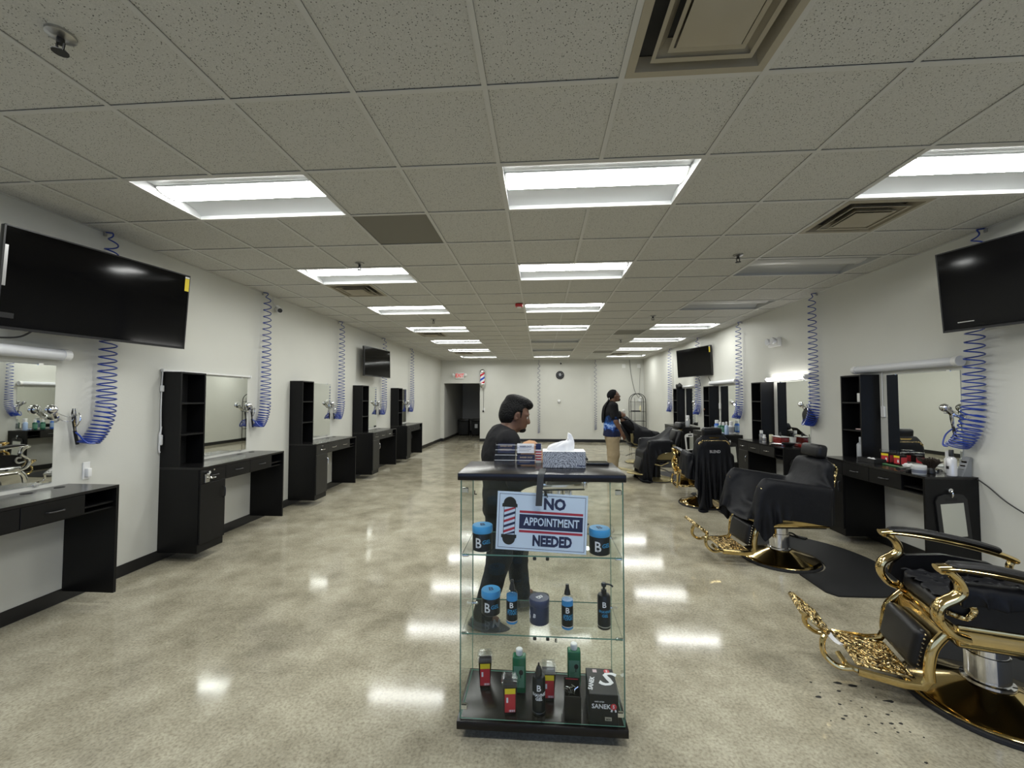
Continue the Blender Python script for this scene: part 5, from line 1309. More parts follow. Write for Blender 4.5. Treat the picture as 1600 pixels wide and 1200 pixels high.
def body(J, lo, hi, h, head_R, headless=False, sc=1.0, hands=True):
    s = SDF(lo, hi, h)
    # trunk
    s.cap(J['pel'], J['waist'], .115, .105, .04, sq=(.85, 1.25, 1)); s.cap(J['waist'], J['chest'], .110, .125, .05, sq=(.85, 1.25, 1))
    s.cap(J['chest'], J['neck'], .105, .07, .05, sq=(.9, 1.2, 1))
    for k in 'RL':
        s.cap(J['chest'], J['sh'+k], .075, .056, .05); s.chain([J['sh'+k], J['el'+k], J['wr'+k]], [.054, .040, .027], .02)
        s.cap(J['el'+k], tuple(np.array(J['el'+k])*.65+np.array(J['wr'+k])*.35), .041, .040, .02)
        s.cap(J['pel'], J['hip'+k], .10, .10, .05); s.chain([J['hip'+k], J['kn'+k], J['an'+k]], [.092, .058, .036], .02)
        kn, an = np.array(J['kn'+k]), np.array(J['an'+k]); s.cap(kn*.75+an*.25-np.array([.02, 0, 0]), kn*.5+an*.5-np.array([.015, 0, 0]), .052, .048, .03)
        s.chain([J['an'+k], tuple(np.array(J['an'+k])*.45+np.array(J['toe'+k])*.55+np.array([0, 0, .004]))], [.036, .022], .01)
        if hands: add_hand(s, J['wr'+k], J['el'+k], 1 if k == 'L' else -1, J.get('curl', .6), J.get('palm'+k))
    s.cap(J['neck'], np.array(J['head'])+head_R @ np.array([-.02, 0, -.04]), .058, .054, .03)
    add_head(s, J['head'], head_R, sc); return s
def shoe(s, an, toe, up=0):
    """low trainer from heel to toe"""
    an = np.array(an, float); toe = np.array(toe, float); d = toe-an; d /= np.linalg.norm(d)
    u = np.array([0, 0, 1.])-d*d[2]; u /= np.linalg.norm(u); lt = np.cross(u, d); Rm = np.stack([d, lt, u], 1)
    base = an-u*.075
    s.ell(base+d*.07+u*.028, (.155, .050, .034), .012, Rm, plane=[(0, 0, -1, .026)])
    s.ell(base-d*.015+u*.055, (.060, .042, .052), .02, Rm); s.ell(base+d*.05+u*.045, (.09, .040, .042), .02, Rm)
    return base, Rm
def sole_prism(an, toe):
    an = np.array(an, float); toe = np.array(toe, float); d = toe-an; d /= np.linalg.norm(d)
    u = np.array([0, 0, 1.])-d*d[2]; u /= np.linalg.norm(u); lt = np.cross(u, d); b = an-u*.0745
    Mx = Matrix(((d[0], lt[0], u[0], b[0]), (d[1], lt[1], u[1], b[1]), (d[2], lt[2], u[2], b[2]), (0, 0, 0, 1)))
    out = []
    for a in np.linspace(0, 2*PI, 26, endpoint=False):
        x = .07+.157*math.cos(a); y = .050*math.sin(a)*(1.0 if math.cos(a) > 0 else .88); out.append((x, y))
    return MB().prism(out, -.004, .020, Mx)

# ---------------- person 1: walking right behind the case, looking down
P1 = dict(pel=(0, 0, .90), waist=(.00, 0, 1.02), chest=(.015, 0, 1.20), neck=(.040, 0, 1.335), head=(.110, .0, 1.455),
          shR=(.035, -.165, 1.275), shL=(.035, .165, 1.275), elR=(.075, -.235, 1.02), elL=(.09, .235, 1.02), wrR=(.29, -.15, 1.03), wrL=(.29, .12, 1.05),
          hipR=(-.01, -.085, .86), hipL=(.015, .085, .86), knR=(-.02, -.095, .47), knL=(.125, .10, .48), anR=(-.135, -.105, .085), anL=(.16, .125, .105),
          toeR=(.03, -.125, .035), toeL=(.30, .145, .115), palmR=(0, .6, .8), palmL=(0, -.6, .8), curl=.7)
H1 = Rpy(math.radians(-16))
loc1, rz1 = (-.285, 2.955, 0), math.radians(12)
t = thing('person', 'man walking behind the glass display case in charcoal shirt, looking down', 'person', loc1, rz1)
s = body(P1, (-.45, -.42, -.01), (.62, .42, 1.62), .0075, H1); link('body', s.mesh('body', SKIN1), t)
CHAR = mat('charcoal_cloth', (.011, .011, .0125), .8, spec=.2); v = coords(CHAR); n_ = noise(CHAR, v, 7, 4); bump(CHAR, n_.outputs['Fac'], .35, .03)
BLK = mat('black_cloth', (.005, .005, .0065), .85, spec=.2); v = coords(BLK); n_ = noise(BLK, v, 8, 4); bump(BLK, n_.outputs['Fac'], .35, .03)
A = lambda p: np.array(p, float)
s = SDF((-.35, -.42, .70), (.45, .42, 1.42), .0075)
s.cap((-.005, 0, .80), P1['waist'], .148, .142, .05, sq=(.88, 1.22, 1)); s.cap(P1['waist'], P1['chest'], .142, .150, .05, sq=(.88, 1.22, 1)); s.cap(P1['chest'], (.02, 0, 1.30), .135, .085, .05, sq=(.95, 1.25, 1))
s.cap((-.045, 0, 1.16), (-.03, 0, 1.27), .10, .085, .06, sq=(.9, 1.4, 1))
for k, q in (('R', -1), ('L', 1)):
    s.cap((.02, q*.05, 1.29), P1['sh'+k], .075, .074, .04); s.cap(P1['sh'+k], A(P1['el'+k]), .075, .066, .03); s.cap(P1['el'+k], A(P1['el'+k])*.35+A(P1['wr'+k])*.65, .062, .046, .02)
s.cap((-.02, -.045, 1.335), (-.02, .045, 1.335), .045, .045, .02); s.cap((.05, -.05, 1.315), (.05, .05, 1.315), .035, .035, .02)
s.ell((-.0, 0, .66), (.4, .4, .085), .01, op='s')
link('shirt', folds(s.mesh('shirt', CHAR)), t)
s = SDF((-.35, -.42, .03), (.45, .42, .98), .0075)
s.cap((0, 0, .94), P1['pel'], .125, .135, .03, sq=(.9, 1.2, 1))
for k in 'RL':
    s.cap(P1['pel'], P1['hip'+k], .12, .122, .05); s.chain([P1['hip'+k], P1['kn'+k], A(P1['an'+k])+A((0, 0, .02))], [.118, .084, .070], .03)
s.ell((-.145, -.105, .02), (.2, .2, .055), .005, op='s'); s.ell((.16, .125, .03), (.2, .2, .055), .005, op='s')
link('trousers', folds(s.mesh('trousers', BLK)), t)
SHOE = mat('grey_trainer', (.045, .047, .05), .6); SOLE = mat('trainer_sole', (.085, .085, .085), .6)
for k in 'RL':
    s = SDF((-.32, -.3, -.02), (.5, .32, .33), .006); shoe(s, P1['an'+k], P1['toe'+k]); sh = link('shoe', s.mesh('shoe', SHOE), t); sole_prism(P1['an'+k], P1['toe'+k]).build('sole', SOLE, sh)
    if k == 'R':
        mb = MB(); text_add(mb, 'N', .062, T(-.055, -.158, .058) @ FACE_CAM, bold=.003, ext=.006, shear=.2); mb.build('shoe_letter', mat('shoe_print', (.16, .16, .16), .5), sh)
# hair: full on top and back, quiff forward, bare face and ear
hc = A(P1['head']); hw = lambda x, y, z: hc+H1 @ A((x, y, z))
s = SDF((-.15, -.2, 1.25), (.32, .2, 1.66), .005)
s.ell(hw(-.018, 0, .028), (.110, .085, .103), .01, H1, plane=[(.80, 0, -.60, .022)])
s.ell(hw(-.050, 0, -.012), (.078, .080, .086), .012, H1, plane=[(.92, 0, -.1, .028)])
s.ell(hw(.040, 0, .092), (.064, .062, .038), .02, H1); s.ell(hw(.064, .0, .080), (.028, .050, .024), .015, H1)
s.ell(hw(-.02, 0, .105), (.085, .070, .034), .03, H1)
s.cap(hw(.020, -.070, .035), hw(.026, -.069, -.012), .009, .005, .008); s.cap(hw(.020, .070, .035), hw(.026, .069, -.012), .009, .005, .008)
for q in (-1, 1): s.ell(hw(.000, q*.092, -.014), (.030, .026, .043), .006, H1, op='s')
link('hair', s.mesh('hair', HAIR), t)
s = SDF((-.0, -.2, 1.25), (.32, .2, 1.55), .005)
s.ell(hw(.060, 0, -.092), (.040, .046, .026), .01, H1, plane=[(0, 0, 1, .012)]); s.cap(hw(.088, -.022, -.0525), hw(.088, .022, -.0525), .0065, .0065, .004)
link('beard', s.mesh('beard', HAIR), t)
EYE = mat('eye_white', (.6, .58, .55), .2); IRIS = mat('iris_dark', (.01, .006, .004), .2)
def eyes(t, hc, Hm, sc=1.0):
    for q in (-1, 1):
        p = A(hc)+Hm @ (A((.073, q*.031, -.002))*sc); e = MB().ball(tuple(p), .0125, 12, 8).build('eye', EYE, t)
        p2 = A(hc)+Hm @ (A((.0815, q*.031, -.002))*sc); MB().ball(tuple(p2), .0055, 8, 6).build('iris', IRIS, e)
        for u in range(1):
            MB().tube([tuple(A(hc)+Hm @ A((.083, q*.014, .022))), tuple(A(hc)+Hm @ A((.084, q*.032, .027))), tuple(A(hc)+Hm @ A((.070, q*.050, .020)))], .005, 6).build('eyebrow', HAIR, t)
eyes(t, P1['head'], H1)

# ---------------- person 2: barber standing by the far chair, chin up
P2 = dict(pel=(0, 0, .98), waist=(-.005, 0, 1.10), chest=(-.01, 0, 1.30), neck=(.0, 0, 1.47), head=(.055, 0, 1.625),
          shR=(-.005, -.185, 1.43), shL=(-.005, .185, 1.43), elR=(.02, -.245, 1.145), elL=(.0, .245, 1.145), wrR=(.13, -.245, .93), wrL=(.10, .24, .92),
          hipR=(0, -.09, .93), hipL=(0, .09, .93), knR=(.01, -.10, .51), knL=(.04, .10, .51), anR=(-.03, -.11, .085), anL=(.03, .11, .085),
          toeR=(.12, -.14, .035), toeL=(.18, .14, .035), palmR=(-.3, 1, 0), palmL=(-.3, -1, 0), curl=.9)
H2 = Rpy(math.radians(10))
t = thing('person', 'barber with tied-back dreadlocks standing in black flame-print shirt and khaki trousers', 'person', (1.365, 8.0, 0), math.radians(4))
s = body(P2, (-.40, -.42, -.01), (.45, .42, 1.80), .0085, H2); link('body', s.mesh('body', SKIN2), t)
m = TSH = mat('flame_print', (.005, .005, .006), .85, spec=.2)
v = coords(m, 'Object'); sp_ = N(m, 'ShaderNodeSeparateXYZ'); L(m, v, sp_.inputs[0]); nz = noise(m, v, 11, 4, .6)
ma = N(m, 'ShaderNodeMath', operation='MULTIPLY_ADD'); ma.inputs[1].default_value = -.30; L(m, nz.outputs['Fac'], ma.inputs[0]); L(m, sp_.outputs[2], ma.inputs[2])
r = ramp(m, ma.outputs[0], [(.0, (.010, .012, .03)), (.785, (.010, .014, .045)), (.815, (.02, .08, .35)), (.85, (.35, .50, .80)), (.885, (.03, .12, .42)), (1.0, (.005, .005, .006))])
mr = N(m, 'ShaderNodeMapRange'); mr.inputs['From Min'].default_value = .0; mr.inputs['From Max'].default_value = 1.06; L(m, ma.outputs[0], mr.inputs[0]); L(m, mr.outputs[0], r.inputs[0]); L(m, r.outputs[0], B(m).inputs['Base Color'])
s = SDF((-.35, -.42, .80), (.35, .42, 1.54), .0085)
s.cap((0, 0, .86), P2['waist'], .178, .155, .05, sq=(.92, 1.22, 1)); s.cap(P2['waist'], P2['chest'], .142, .150, .05, sq=(.88, 1.22, 1)); s.cap(P2['chest'], (0, 0, 1.44), .135, .085, .05, sq=(.9, 1.25, 1))
for k, q in (('R', -1), ('L', 1)):
    s.cap((0, q*.05, 1.44), P2['sh'+k], .07, .072, .04); s.cap(P2['sh'+k], A(P2['sh'+k])*.30+A(P2['el'+k])*.70, .074, .078, .03)
s.cap((0, -.03, 1.475), (0, .03, 1.475), .062, .062, .02)
s.ell((0, 0, .76), (.4, .4, .10), .01, op='s')
link('t_shirt', folds(s.mesh('t_shirt', TSH)), t)
KHK = mat('khaki_cloth', (.30, .235, .14), .8); v = coords(KHK); n_ = noise(KHK, v, 9, 4); bump(KHK, n_.outputs['Fac'], .4, .03)
s = SDF((-.35, -.42, .03), (.35, .42, 1.0), .0085)
s.cap((0, 0, .98), P2['pel'], .115, .125, .03, sq=(.9, 1.2, 1))
for k in 'RL':
    s.cap(P2['pel'], P2['hip'+k], .110, .112, .05); s.chain([P2['hip'+k], A(P2['hip'+k])*.75+A(P2['kn'+k])*.25, P2['kn'+k], A(P2['an'+k])], [.108, .118, .104, .088], .03)
s.ell((0, 0, -.0), (.4, .4, .075), .005, op='s')
link('trousers', folds(s.mesh('trousers', KHK)), t)
for k in 'RL':
    s = SDF((-.22, -.3, -.02), (.36, .3, .2), .0075); shoe(s, P2['an'+k], P2['toe'+k]); sh = link('shoe', s.mesh('shoe', BLK), t); sole_prism(P2['an'+k], P2['toe'+k]).build('sole', SOLE, sh)
hc = A(P2['head']); hw2 = lambda x, y, z: hc+H2 @ A((x, y, z))
s = SDF((-.25, -.2, 1.25), (.25, .2, 1.80), .007)
s.ell(hw2(-.022, 0, .034), (.106, .084, .096), .01, H2, plane=[(.86, 0, -.50, .036)])
s.ell(hw2(-.085, 0, .015), (.055, .060, .060), .03, H2)
link('head_wrap', s.mesh('head_wrap', BLK), t)
mb = MB()
for k in range(11):
    y0 = -.05+.01*k; a = random.uniform(-.02, .02)
    pts = bez([tuple(hw2(-.09, y0*.8, -.01)), tuple(hw2(-.13, y0*.6, -.07)), (-.135+a, y0*.9, 1.42), (-.165+a, y0*1.3, 1.27), (-.168+a, y0*1.4+a, 1.14+random.uniform(-.04, .04))], 4)
    q = MB().tube(pts, .011, 6); q.build('dreadlock', HAIR, t)
MB().tube([tuple(hw2(-.115, .045*math.cos(a), -.035+.03*math.sin(a))) for a in np.linspace(0, 2*PI, 12, endpoint=False)], .007, 6, closed=True).build('hair_tie', M['white'], t)
eyes(t, P2['head'], H2)
s = SDF((0, -.2, 1.4), (.3, .2, 1.7), .006); s.ell(hw2(.066, 0, -.088), (.036, .044, .030), .01, H2, plane=[(0, 0, 1, .018)]); s.cap(hw2(.088, -.022, -.0525), hw2(.088, .022, -.0525), .006, .006, .004); link('beard', s.mesh('beard', HAIR), t)
g = MB()
for q in (-1, 1):
    ring = [tuple(hw2(.100, q*.031+.022*math.cos(a), .0+.018*math.sin(a))) for a in np.linspace(0, 2*PI, 14, endpoint=False)]; g.tube(ring, .0022, 5, closed=True)
    g.tube([tuple(hw2(.098, q*.052, .004)), tuple(hw2(.05, q*.080, .004)), tuple(hw2(-.01, q*.084, .0))], .002, 5)
g.tube([tuple(hw2(.101, -.009, .002)), tuple(hw2(.104, 0, .005)), tuple(hw2(.101, .009, .002))], .002, 5); g.build('glasses', M['steel'], t, kind='stuff')

# ---------------- person 3: client lying back under a cape in the far chair
P3 = dict(pel=(-.06, 0, .665), waist=(-.15, 0, .75), chest=(-.28, 0, .90), neck=(-.375, 0, 1.03), head=(-.43, 0, 1.155),
          shR=(-.33, -.17, .99), shL=(-.33, .17, .99), elR=(-.12, -.24, .83), elL=(-.12, .24, .83), wrR=(.10, -.16, .80), wrL=(.10, .16, .80),
          hipR=(-.02, -.09, .66), hipL=(-.02, .09, .66), knR=(.40, -.11, .66), knL=(.40, .11, .66), anR=(.52, -.11, .28), anL=(.52, .11, .28), toeR=(.66, -.12, .26), toeL=(.66, .12, .26), palmR=(0, 0, -1), palmL=(0, 0, -1), curl=.4)
H3 = Rpy(math.radians(38))
t = thing('person', 'client lying back in far chair under a black cape, only head showing', 'person', (2.42, 10.35, .0), math.radians(4))
s = body(P3, (-.62, -.42, .15), (.85, .42, 1.36), .010, H3); link('body', s.mesh('body', SKIN2), t)
hc = A(P3['head']); hw3 = lambda x, y, z: hc+H3 @ A((x, y, z))
s = SDF((-.7, -.2, .95), (-.2, .2, 1.42), .008); s.ell(hw3(-.018, 0, .030), (.106, .086, .098), .01, H3, plane=[(.85, 0, -.5, .03)]); link('hair', s.mesh('hair', HAIR), t); eyes(t, P3['head'], H3)
s = SDF((-.65, -.42, .45), (.62, .42, 1.10), .011)
s.cap(P3['pel'], P3['waist'], .145, .14, .05, sq=(1, 1.2, 1)); s.cap(P3['waist'], P3['chest'], .14, .145, .05, sq=(1, 1.2, 1)); s.cap(P3['chest'], A(P3['neck'])-A((-.02, 0, .03)), .13, .08, .04, sq=(1, 1.2, 1))
for k in 'RL': s.chain([P3['sh'+k], P3['el'+k], A(P3['el'+k])*.4+A(P3['wr'+k])*.6], [.075, .065, .05], .03)
link('shirt', s.mesh('shirt', BLK), t)
s = SDF((-.3, -.35, .2), (.7, .35, .86), .011)
for k in 'RL': s.cap(P3['pel'], P3['hip'+k], .12, .12, .05); s.chain([P3['hip'+k], P3['kn'+k], A(P3['an'+k])+A((0, 0, .04))], [.115, .085, .07], .03)
link('trousers', folds(s.mesh('trousers', BLK)), t)
for k in 'RL':
    s = SDF((.35, -.3, .12), (.9, .3, .42), .010); shoe(s, P3['an'+k], P3['toe'+k]); link('shoe', s.mesh('shoe', BLK), t)
bc = [('cap', P3['pel'], P3['chest'], .17), ('cap', P3['chest'], P3['neck'], .13)]
for k in 'RL': bc += [('cap', P3['sh'+k], P3['el'+k], .085), ('cap', P3['el'+k], P3['wr'+k], .07), ('cap', P3['hip'+k], P3['kn'+k], .10), ('cap', P3['kn'+k], P3['an'+k], .08)]
P = sheet(-.44, .72, -.62, .62, 1.10, 1.02, 50, 52)
P = drape(P, [(0, j) for j in range(21, 31)], bc+arms_cols(.03, True)+[back_col(34, .03)], steps=170, iters=9, seed=21, fric=.12)
o = cloth_obj('barber_cape', P, M['cape'], None, (2.42, 10.35, 0), math.radians(4)); tag(o, 'black cape covering the client who lies back in far chair', 'cape', 'black barber capes')
# ================================================================== THINGS ON AND AROUND THE COUNTERS
CZ = ZT+.0006
def bottle(name, label, loc, r, h, bm, cm, cap_r=None, group=None, label_m=None, cat='bottle', pump=False, capname='cap'):
    t = thing(name, label, cat, loc, 0, group); cr = cap_r or r*.55; hb = h*.74
    MB().lathe([(r*.9, 0), (r, .004), (r, hb*.86), (r*.75, hb*.95), (cr*.9, hb)], 20).build('bottle_body', bm, t)
    if pump:
        MB().lathe([(cr, hb), (cr, h*.84), (cr*.5, h*.86), (cr*.5, h*.94)], 14).build('pump_collar', cm, t)
        MB().lathe([(cr*.8, h*.94), (cr*.8, h)], 12).tube([(0, 0, h*.97), (-.02, -.012, h*.97), (-.034, -.02, h*.94)], .004, 6).build('pump_head', cm, t)
    else: MB().lathe([(cr, hb), (cr, h*.98), (cr*.85, h)], 16).build(capname, cm, t)
    if label_m: MB().lathe([(r*1.01, hb*.18), (r*1.012, hb*.185), (r*1.012, hb*.74), (r*1.01, hb*.745)], 20, cap=False).build('label', label_m, t)
    return t
M['milky'] = mat('milky_plastic', (.42, .44, .46), .3); M['cream'] = mat('cream_plastic', (.66, .62, .42), .4); M['amber'] = mat('red_liquid', (.24, .03, .02), .15)
M['blue_label'] = mat('blue_label', (.03, .13, .50), .4); M['pale_blue'] = mat('pale_blue', (.38, .50, .72), .25)
# --- cluttered station
bottle('refill_bottle', 'grey translucent refill bottle standing inside the cluttered station tower', (3.60, 4.88, CZ), .042, .235, M['milky'], M['milky'], .02)
tag(MB().rbox((-.06, -.11, 0), (.06, .11, .006), .002, 1).box((-.06, -.11, .006), (-.055, .11, .045)).box((.055, -.11, .006), (.06, .11, .045)).box((-.055, -.11, .006), (.055, -.105, .045)).box((-.055, .105, .006), (.055, .11, .045)).build('tool_tray', M['black'], None, (3.46, 4.56, CZ)), 'black open tray holding a white towel on the cluttered counter', 'tray')
def wad(name, label, loc, r, m_=None, sc=(1.3, 1, .5)):
    me = MB().ball((0, 0, r*sc[2]), r, 18, 12, sc)
    v2 = []
    for x, y, z in me.v: q = 1+.16*math.sin(x*150+y*60)+.13*math.sin(y*190+z*120); v2.append((x*q, y*q, max(0, z*q)))
    me.v = v2; tag(me.build(name, m_ or M['white'], None, loc), label, 'towel')
wad('folded_towel', 'small white towel crumpled in the black tray', (3.46, 4.57, CZ+.0065), .036)
wad('folded_towel', 'small white towel crumpled on cluttered counter beside the red boxes', (3.56, 4.25, CZ), .034)
def red_box(label, loc, w_, d_, h, rz=0):
    t = thing('disposal_box', label, 'container', loc, rz, 'red disposal boxes on the cluttered counter')
    MB().rbox((-w_/2, -d_/2, 0), (w_/2, d_/2, h*.8), .004, 1).build('box_body', M['sharps'], t)
    MB().rbox((-w_/2-.005, -d_/2-.005, h*.8+.0005), (w_/2+.005, d_/2+.005, h), .006, 2).build('clear_lid', M['clear_plastic'], t)
    MB().box((-w_/2-.0008, -d_/2+.01, .012), (-w_/2-.0002, d_/2-.01, h*.56)).build('red_label', M['label_red'], t)
    MB().box((-w_/2-.0008, -d_/2+.01, h*.57), (-w_/2-.0002, d_/2-.01, h*.74)).build('yellow_label', M['yellow'], t)
    MB().box((-w_/2-.0012, -.02, h*.2), (-w_/2-.0009, -.006, h*.42)).build('printed_mark', M['white'], t)
    MB().box((-w_/2+.004, -d_/2-.0008, .012), (w_/2-.004, -d_/2-.0002, h*.62)).build('side_label', M['label_red'], t)
red_box('red and yellow labelled disposal box, first of two on cluttered counter', (3.60, 4.53, CZ), .085, .085, .135, .3)
red_box('red labelled disposal box beside the cord switch on cluttered counter', (3.61, 4.40, CZ), .075, .075, .125, .2)
tag(MB().rbox((-.022, -.075, 0), (.022, .075, .012), .004, 1).rbox((-.018, .076, 0), (.018, .12, .014), .005, 1).build('green_comb', mat('green_comb', (.05, .16, .06), .4), None, (3.47, 4.30, CZ)), 'flat dull green comb lying on the cluttered counter', 'comb')
for k, (y, lb) in enumerate(((4.14, 'grey folded magazine lying on the cluttered counter'), (4.02, 'pale folded papers lying by the brush on cluttered counter'))):
    tag(MB().rbox((-.075, -.06, 0), (.075, .06, .012), .002, 1).build('folded_papers', mat('paper_grey%d' % k, (.40+.2*k, .42+.2*k, .40+.2*k), .6), None, (3.50, y, CZ)), lb, 'papers')
t = thing('product_tub', 'round grey labelled tub near the front edge of cluttered counter', 'tub', (3.335, 3.875, CZ))
MB().lathe([(.046, 0), (.048, .004), (.048, .05), (.046, .054)], 24).build('tub_body', M['milky'], t); MB().lathe([(.050, .0545), (.051, .058), (.051, .076), (.048, .080), (.0001, .080)], 24, cap=False).build('lid', M['lens_off'], t)
mb = MB().lathe([(.0485, .012), (.0485, .042)], 24, cap=False); mb.build('label', mat('tub_label', (.12, .13, .17), .4), t)
tag(MB().rbox((-.03, -.016, 0), (.03, .016, .03), .008, 2).build('black_clip', M['black'], None, (3.34, 3.97, CZ)), 'small black hair clip beside the grey tub', 'clip')
t = thing('neck_brush', 'dark brown bristle neck duster brush standing on cluttered counter', 'brush', (3.46, 3.91, CZ))
MB().lathe([(.030, 0), (.034, .004), (.030, .05), (.026, .055)], 18).build('brush_handle', M['black'], t)
mb = MB(); BR = mat('brown_bristle', (.028, .018, .011), .7)
for k in range(150):
    a = random.uniform(0, 2*PI); r_ = .03*math.sqrt(random.random()); sp_ = random.uniform(.4, 1.5)
    b = Vector((r_*math.cos(a), r_*math.sin(a), .05)); e = Vector((r_*math.cos(a)*(1+1.6*sp_), r_*math.sin(a)*(1+1.6*sp_), .11+random.uniform(0, .03))); mb.tube([b, (b+e)/2+Vector((0, 0, .012)), e], .0035, 4)
mb.build('bristles', BR, t, kind='stuff')
bottle('pump_spray', 'white bottle with black pump cap at the near end of cluttered counter', (3.535, 3.80, CZ), .034, .225, mat('silver_white', (.62, .62, .64), .25, .3), M['black'], .016, label_m=None)
MB().box((-.0345, -.012, .06), (-.0335, .012, .085)).build('label', M['matte_black'], bpy.data.objects['pump_spray'])
bottle('talc_bottle', 'white talc bottle behind the black pump bottle on cluttered counter', (3.63, 3.92, CZ), .034, .20, M['white_plastic'], M['white_plastic'], .026)
t = thing('charging_stand', 'grey wedge-shaped charging stand at the near end of cluttered counter', 'charger', (3.64, 3.81, CZ), .1)
MB().prism([(-.045, 0), (.035, 0), (.045, .16), (.030, .165)], -.03, .03, rotm('X', 90)).build('stand_body', mat('stand_grey', (.20, .21, .22), .4), t)
for k in range(3): MB().rbox((-.020+k*.012, -.022, .04+k*.035), (.004+k*.012, .022, .06+k*.035), .003, 1).build('charging_slot', M['chrome'], t)
def clipper(label, loc, rz, m_):
    t = thing('hair_clipper', label, 'clipper', loc, rz, 'hair clippers on the counters')
    MB().tube(bez([(-.08, 0, .018), (-.03, 0, .020), (.03, 0, .019), (.06, 0, .018)], 5), .02, 10, flat=(1, .85)).build('clipper_body', m_, t)
    MB().rbox((.06, -.021, .008), (.085, .021, .024), .003, 1).build('clipper_blade', M['chrome'], t)
clipper('chrome hair clipper lying beside the bristle brush', (3.60, 4.02, CZ), 1.2, M['chrome']); clipper('black hair clipper lying before the white talc bottle', (3.36, 4.06, CZ), .4, M['black'])
tag(MB().rbox((-.04, -.05, 0), (.04, .05, .10), .004, 1).box((-.0405, -.03, .03), (-.04, .03, .07)).build('white_carton', M['white_plastic'], None, (3.60, 4.82, 1.5336)), 'small white carton on upper shelf of the cluttered station tower', 'carton')
tag(MB().rbox((-.03, -.07, 0), (.03, .03, .012), .003, 1).build('nail_file_pack', mat('pink_white', (.6, .45, .44), .5), None, (3.58, 4.86, 1.2236)), 'flat pinkish packet on the middle tower shelf, cluttered station', 'packet')
t = thing('broom', 'black headed broom with reddish handle leaning beyond the cluttered station', 'broom', (3.62, 5.14, .001))
MB().tube([(.02, -.02, .031), (.065, -.04, 1.02)], .016, 8).build('handle', mat('red_wood', (.10, .025, .015), .4), t)
MB().rbox((-.05, -.09, 0), (.05, .09, .03), .008, 2).build('broom_block', M['matte_black'], t)
# --- station under the glowing lamp
bottle('spray_can', 'grey spray can with white cap beside tower under glowing lamp', (3.44, 6.66, CZ), .030, .17, mat('can_grey', (.16, .17, .19), .3), M['white_plastic'], .022, label_m=M['steel'])
bottle('lotion_bottle', 'short white lotion bottle beside the grey spray can', (3.42, 6.54, CZ), .026, .115, M['white_plastic'], M['white_plastic'], .018, label_m=M['steel'])
t = thing('cream_tube', 'cream coloured tube standing on its cap by red tray', 'tube', (3.50, 6.50, CZ))
MB().lathe([(.024, 0), (.024, .02)], 16).build('cap', M['cream'], t); MB().lathe([(.026, .0205), (.028, .03), (.028, .115), (.026, .12)], 16).build('tube_body', M['cream'], t)
M['clear_red'] = mat('red_acrylic', (.20, .015, .012), .12)
t = thing('red_organiser', 'red acrylic tool organiser with grey lid under glowing lamp', 'organiser', (3.54, 6.32, CZ))
MB().rbox((-.06, -.10, 0), (.06, .10, .10), .006, 2).build('organiser_body', M['clear_red'], t); MB().rbox((-.07, -.12, .1005), (.07, .12, .112), .004, 1).build('organiser_lid', M['lens_off'], t)
bottle('tall_dropper', 'small dark bottle on top of the red organiser', (3.54, 6.33, CZ+.1125), .014, .06, M['black'], M['black'])
t = thing('glass_jar', 'white glass jar of combs beside the red organiser', 'jar', (3.57, 6.08, CZ))
MB().lathe([(.04, 0), (.042, .005), (.034, .06), (.044, .12), (.042, .122), (.032, .06), (.038, .008), (.0001, .008)], 22, cap=False).build('jar_body', mat('jar_white', (.60, .62, .58), .2), t)
for k in range(4): MB().tube([(random.uniform(-.01, .01), random.uniform(-.01, .01), .012), (random.uniform(-.03, .03), random.uniform(-.03, .03), .16)], .004, 6).build('comb', M['black'], t)
t = thing('black_bowl', 'shallow black bowl near front of counter under glowing lamp', 'bowl', (3.45, 5.98, CZ))
MB().lathe([(.04, 0), (.075, .03), (.082, .05), (.078, .05), (.07, .032), (.0001, .008)], 24, cap=False).build('bowl_body', M['black'], t)
t = thing('red_tray', 'red rimmed tray against the mirror under glowing lamp', 'tray', (3.60, 5.93, CZ))
MB().rbox((-.05, -.09, 0), (.05, .09, .04), .006, 2).build('tray_body', M['clear_red'], t)
clipper('black hair clipper lying on counter under glowing lamp', (3.36, 6.22, CZ), .8, M['black']); clipper('chrome hair clipper on counter by the black bowl', (3.34, 6.08, CZ), -.5, M['chrome'])
t = thing('barber_hat', 'black barber cap hanging from the mirror edge hook under glowing lamp', 'cap', (3.655, 5.875, 1.36))
me = MB().ball((0, 0, -.03), .125, 20, 14, (.35, 1, 1.05)); me.v = [(x*(1-.4*(z > .02)*(z-.02)/.1), y*(1-.75*max(0, min(1, (z+.02)/.12)))+.02*math.sin(z*30), z) for x, y, z in me.v]; me.build('cap_cloth', M['matte_black'], t)
tag(MB().rbox((-.04, -.03, 0), (.04, .03, .02), .003, 1).build('white_packet', M['white_plastic'], None, (3.60, 6.86, 1.5336)), 'small white packet on upper tower shelf under glowing lamp', 'packet')
bottle('small_white_bottle', 'tiny white bottle on middle tower shelf under glowing lamp', (3.58, 6.82, 1.2236), .022, .08, M['white_plastic'], M['white_plastic'])
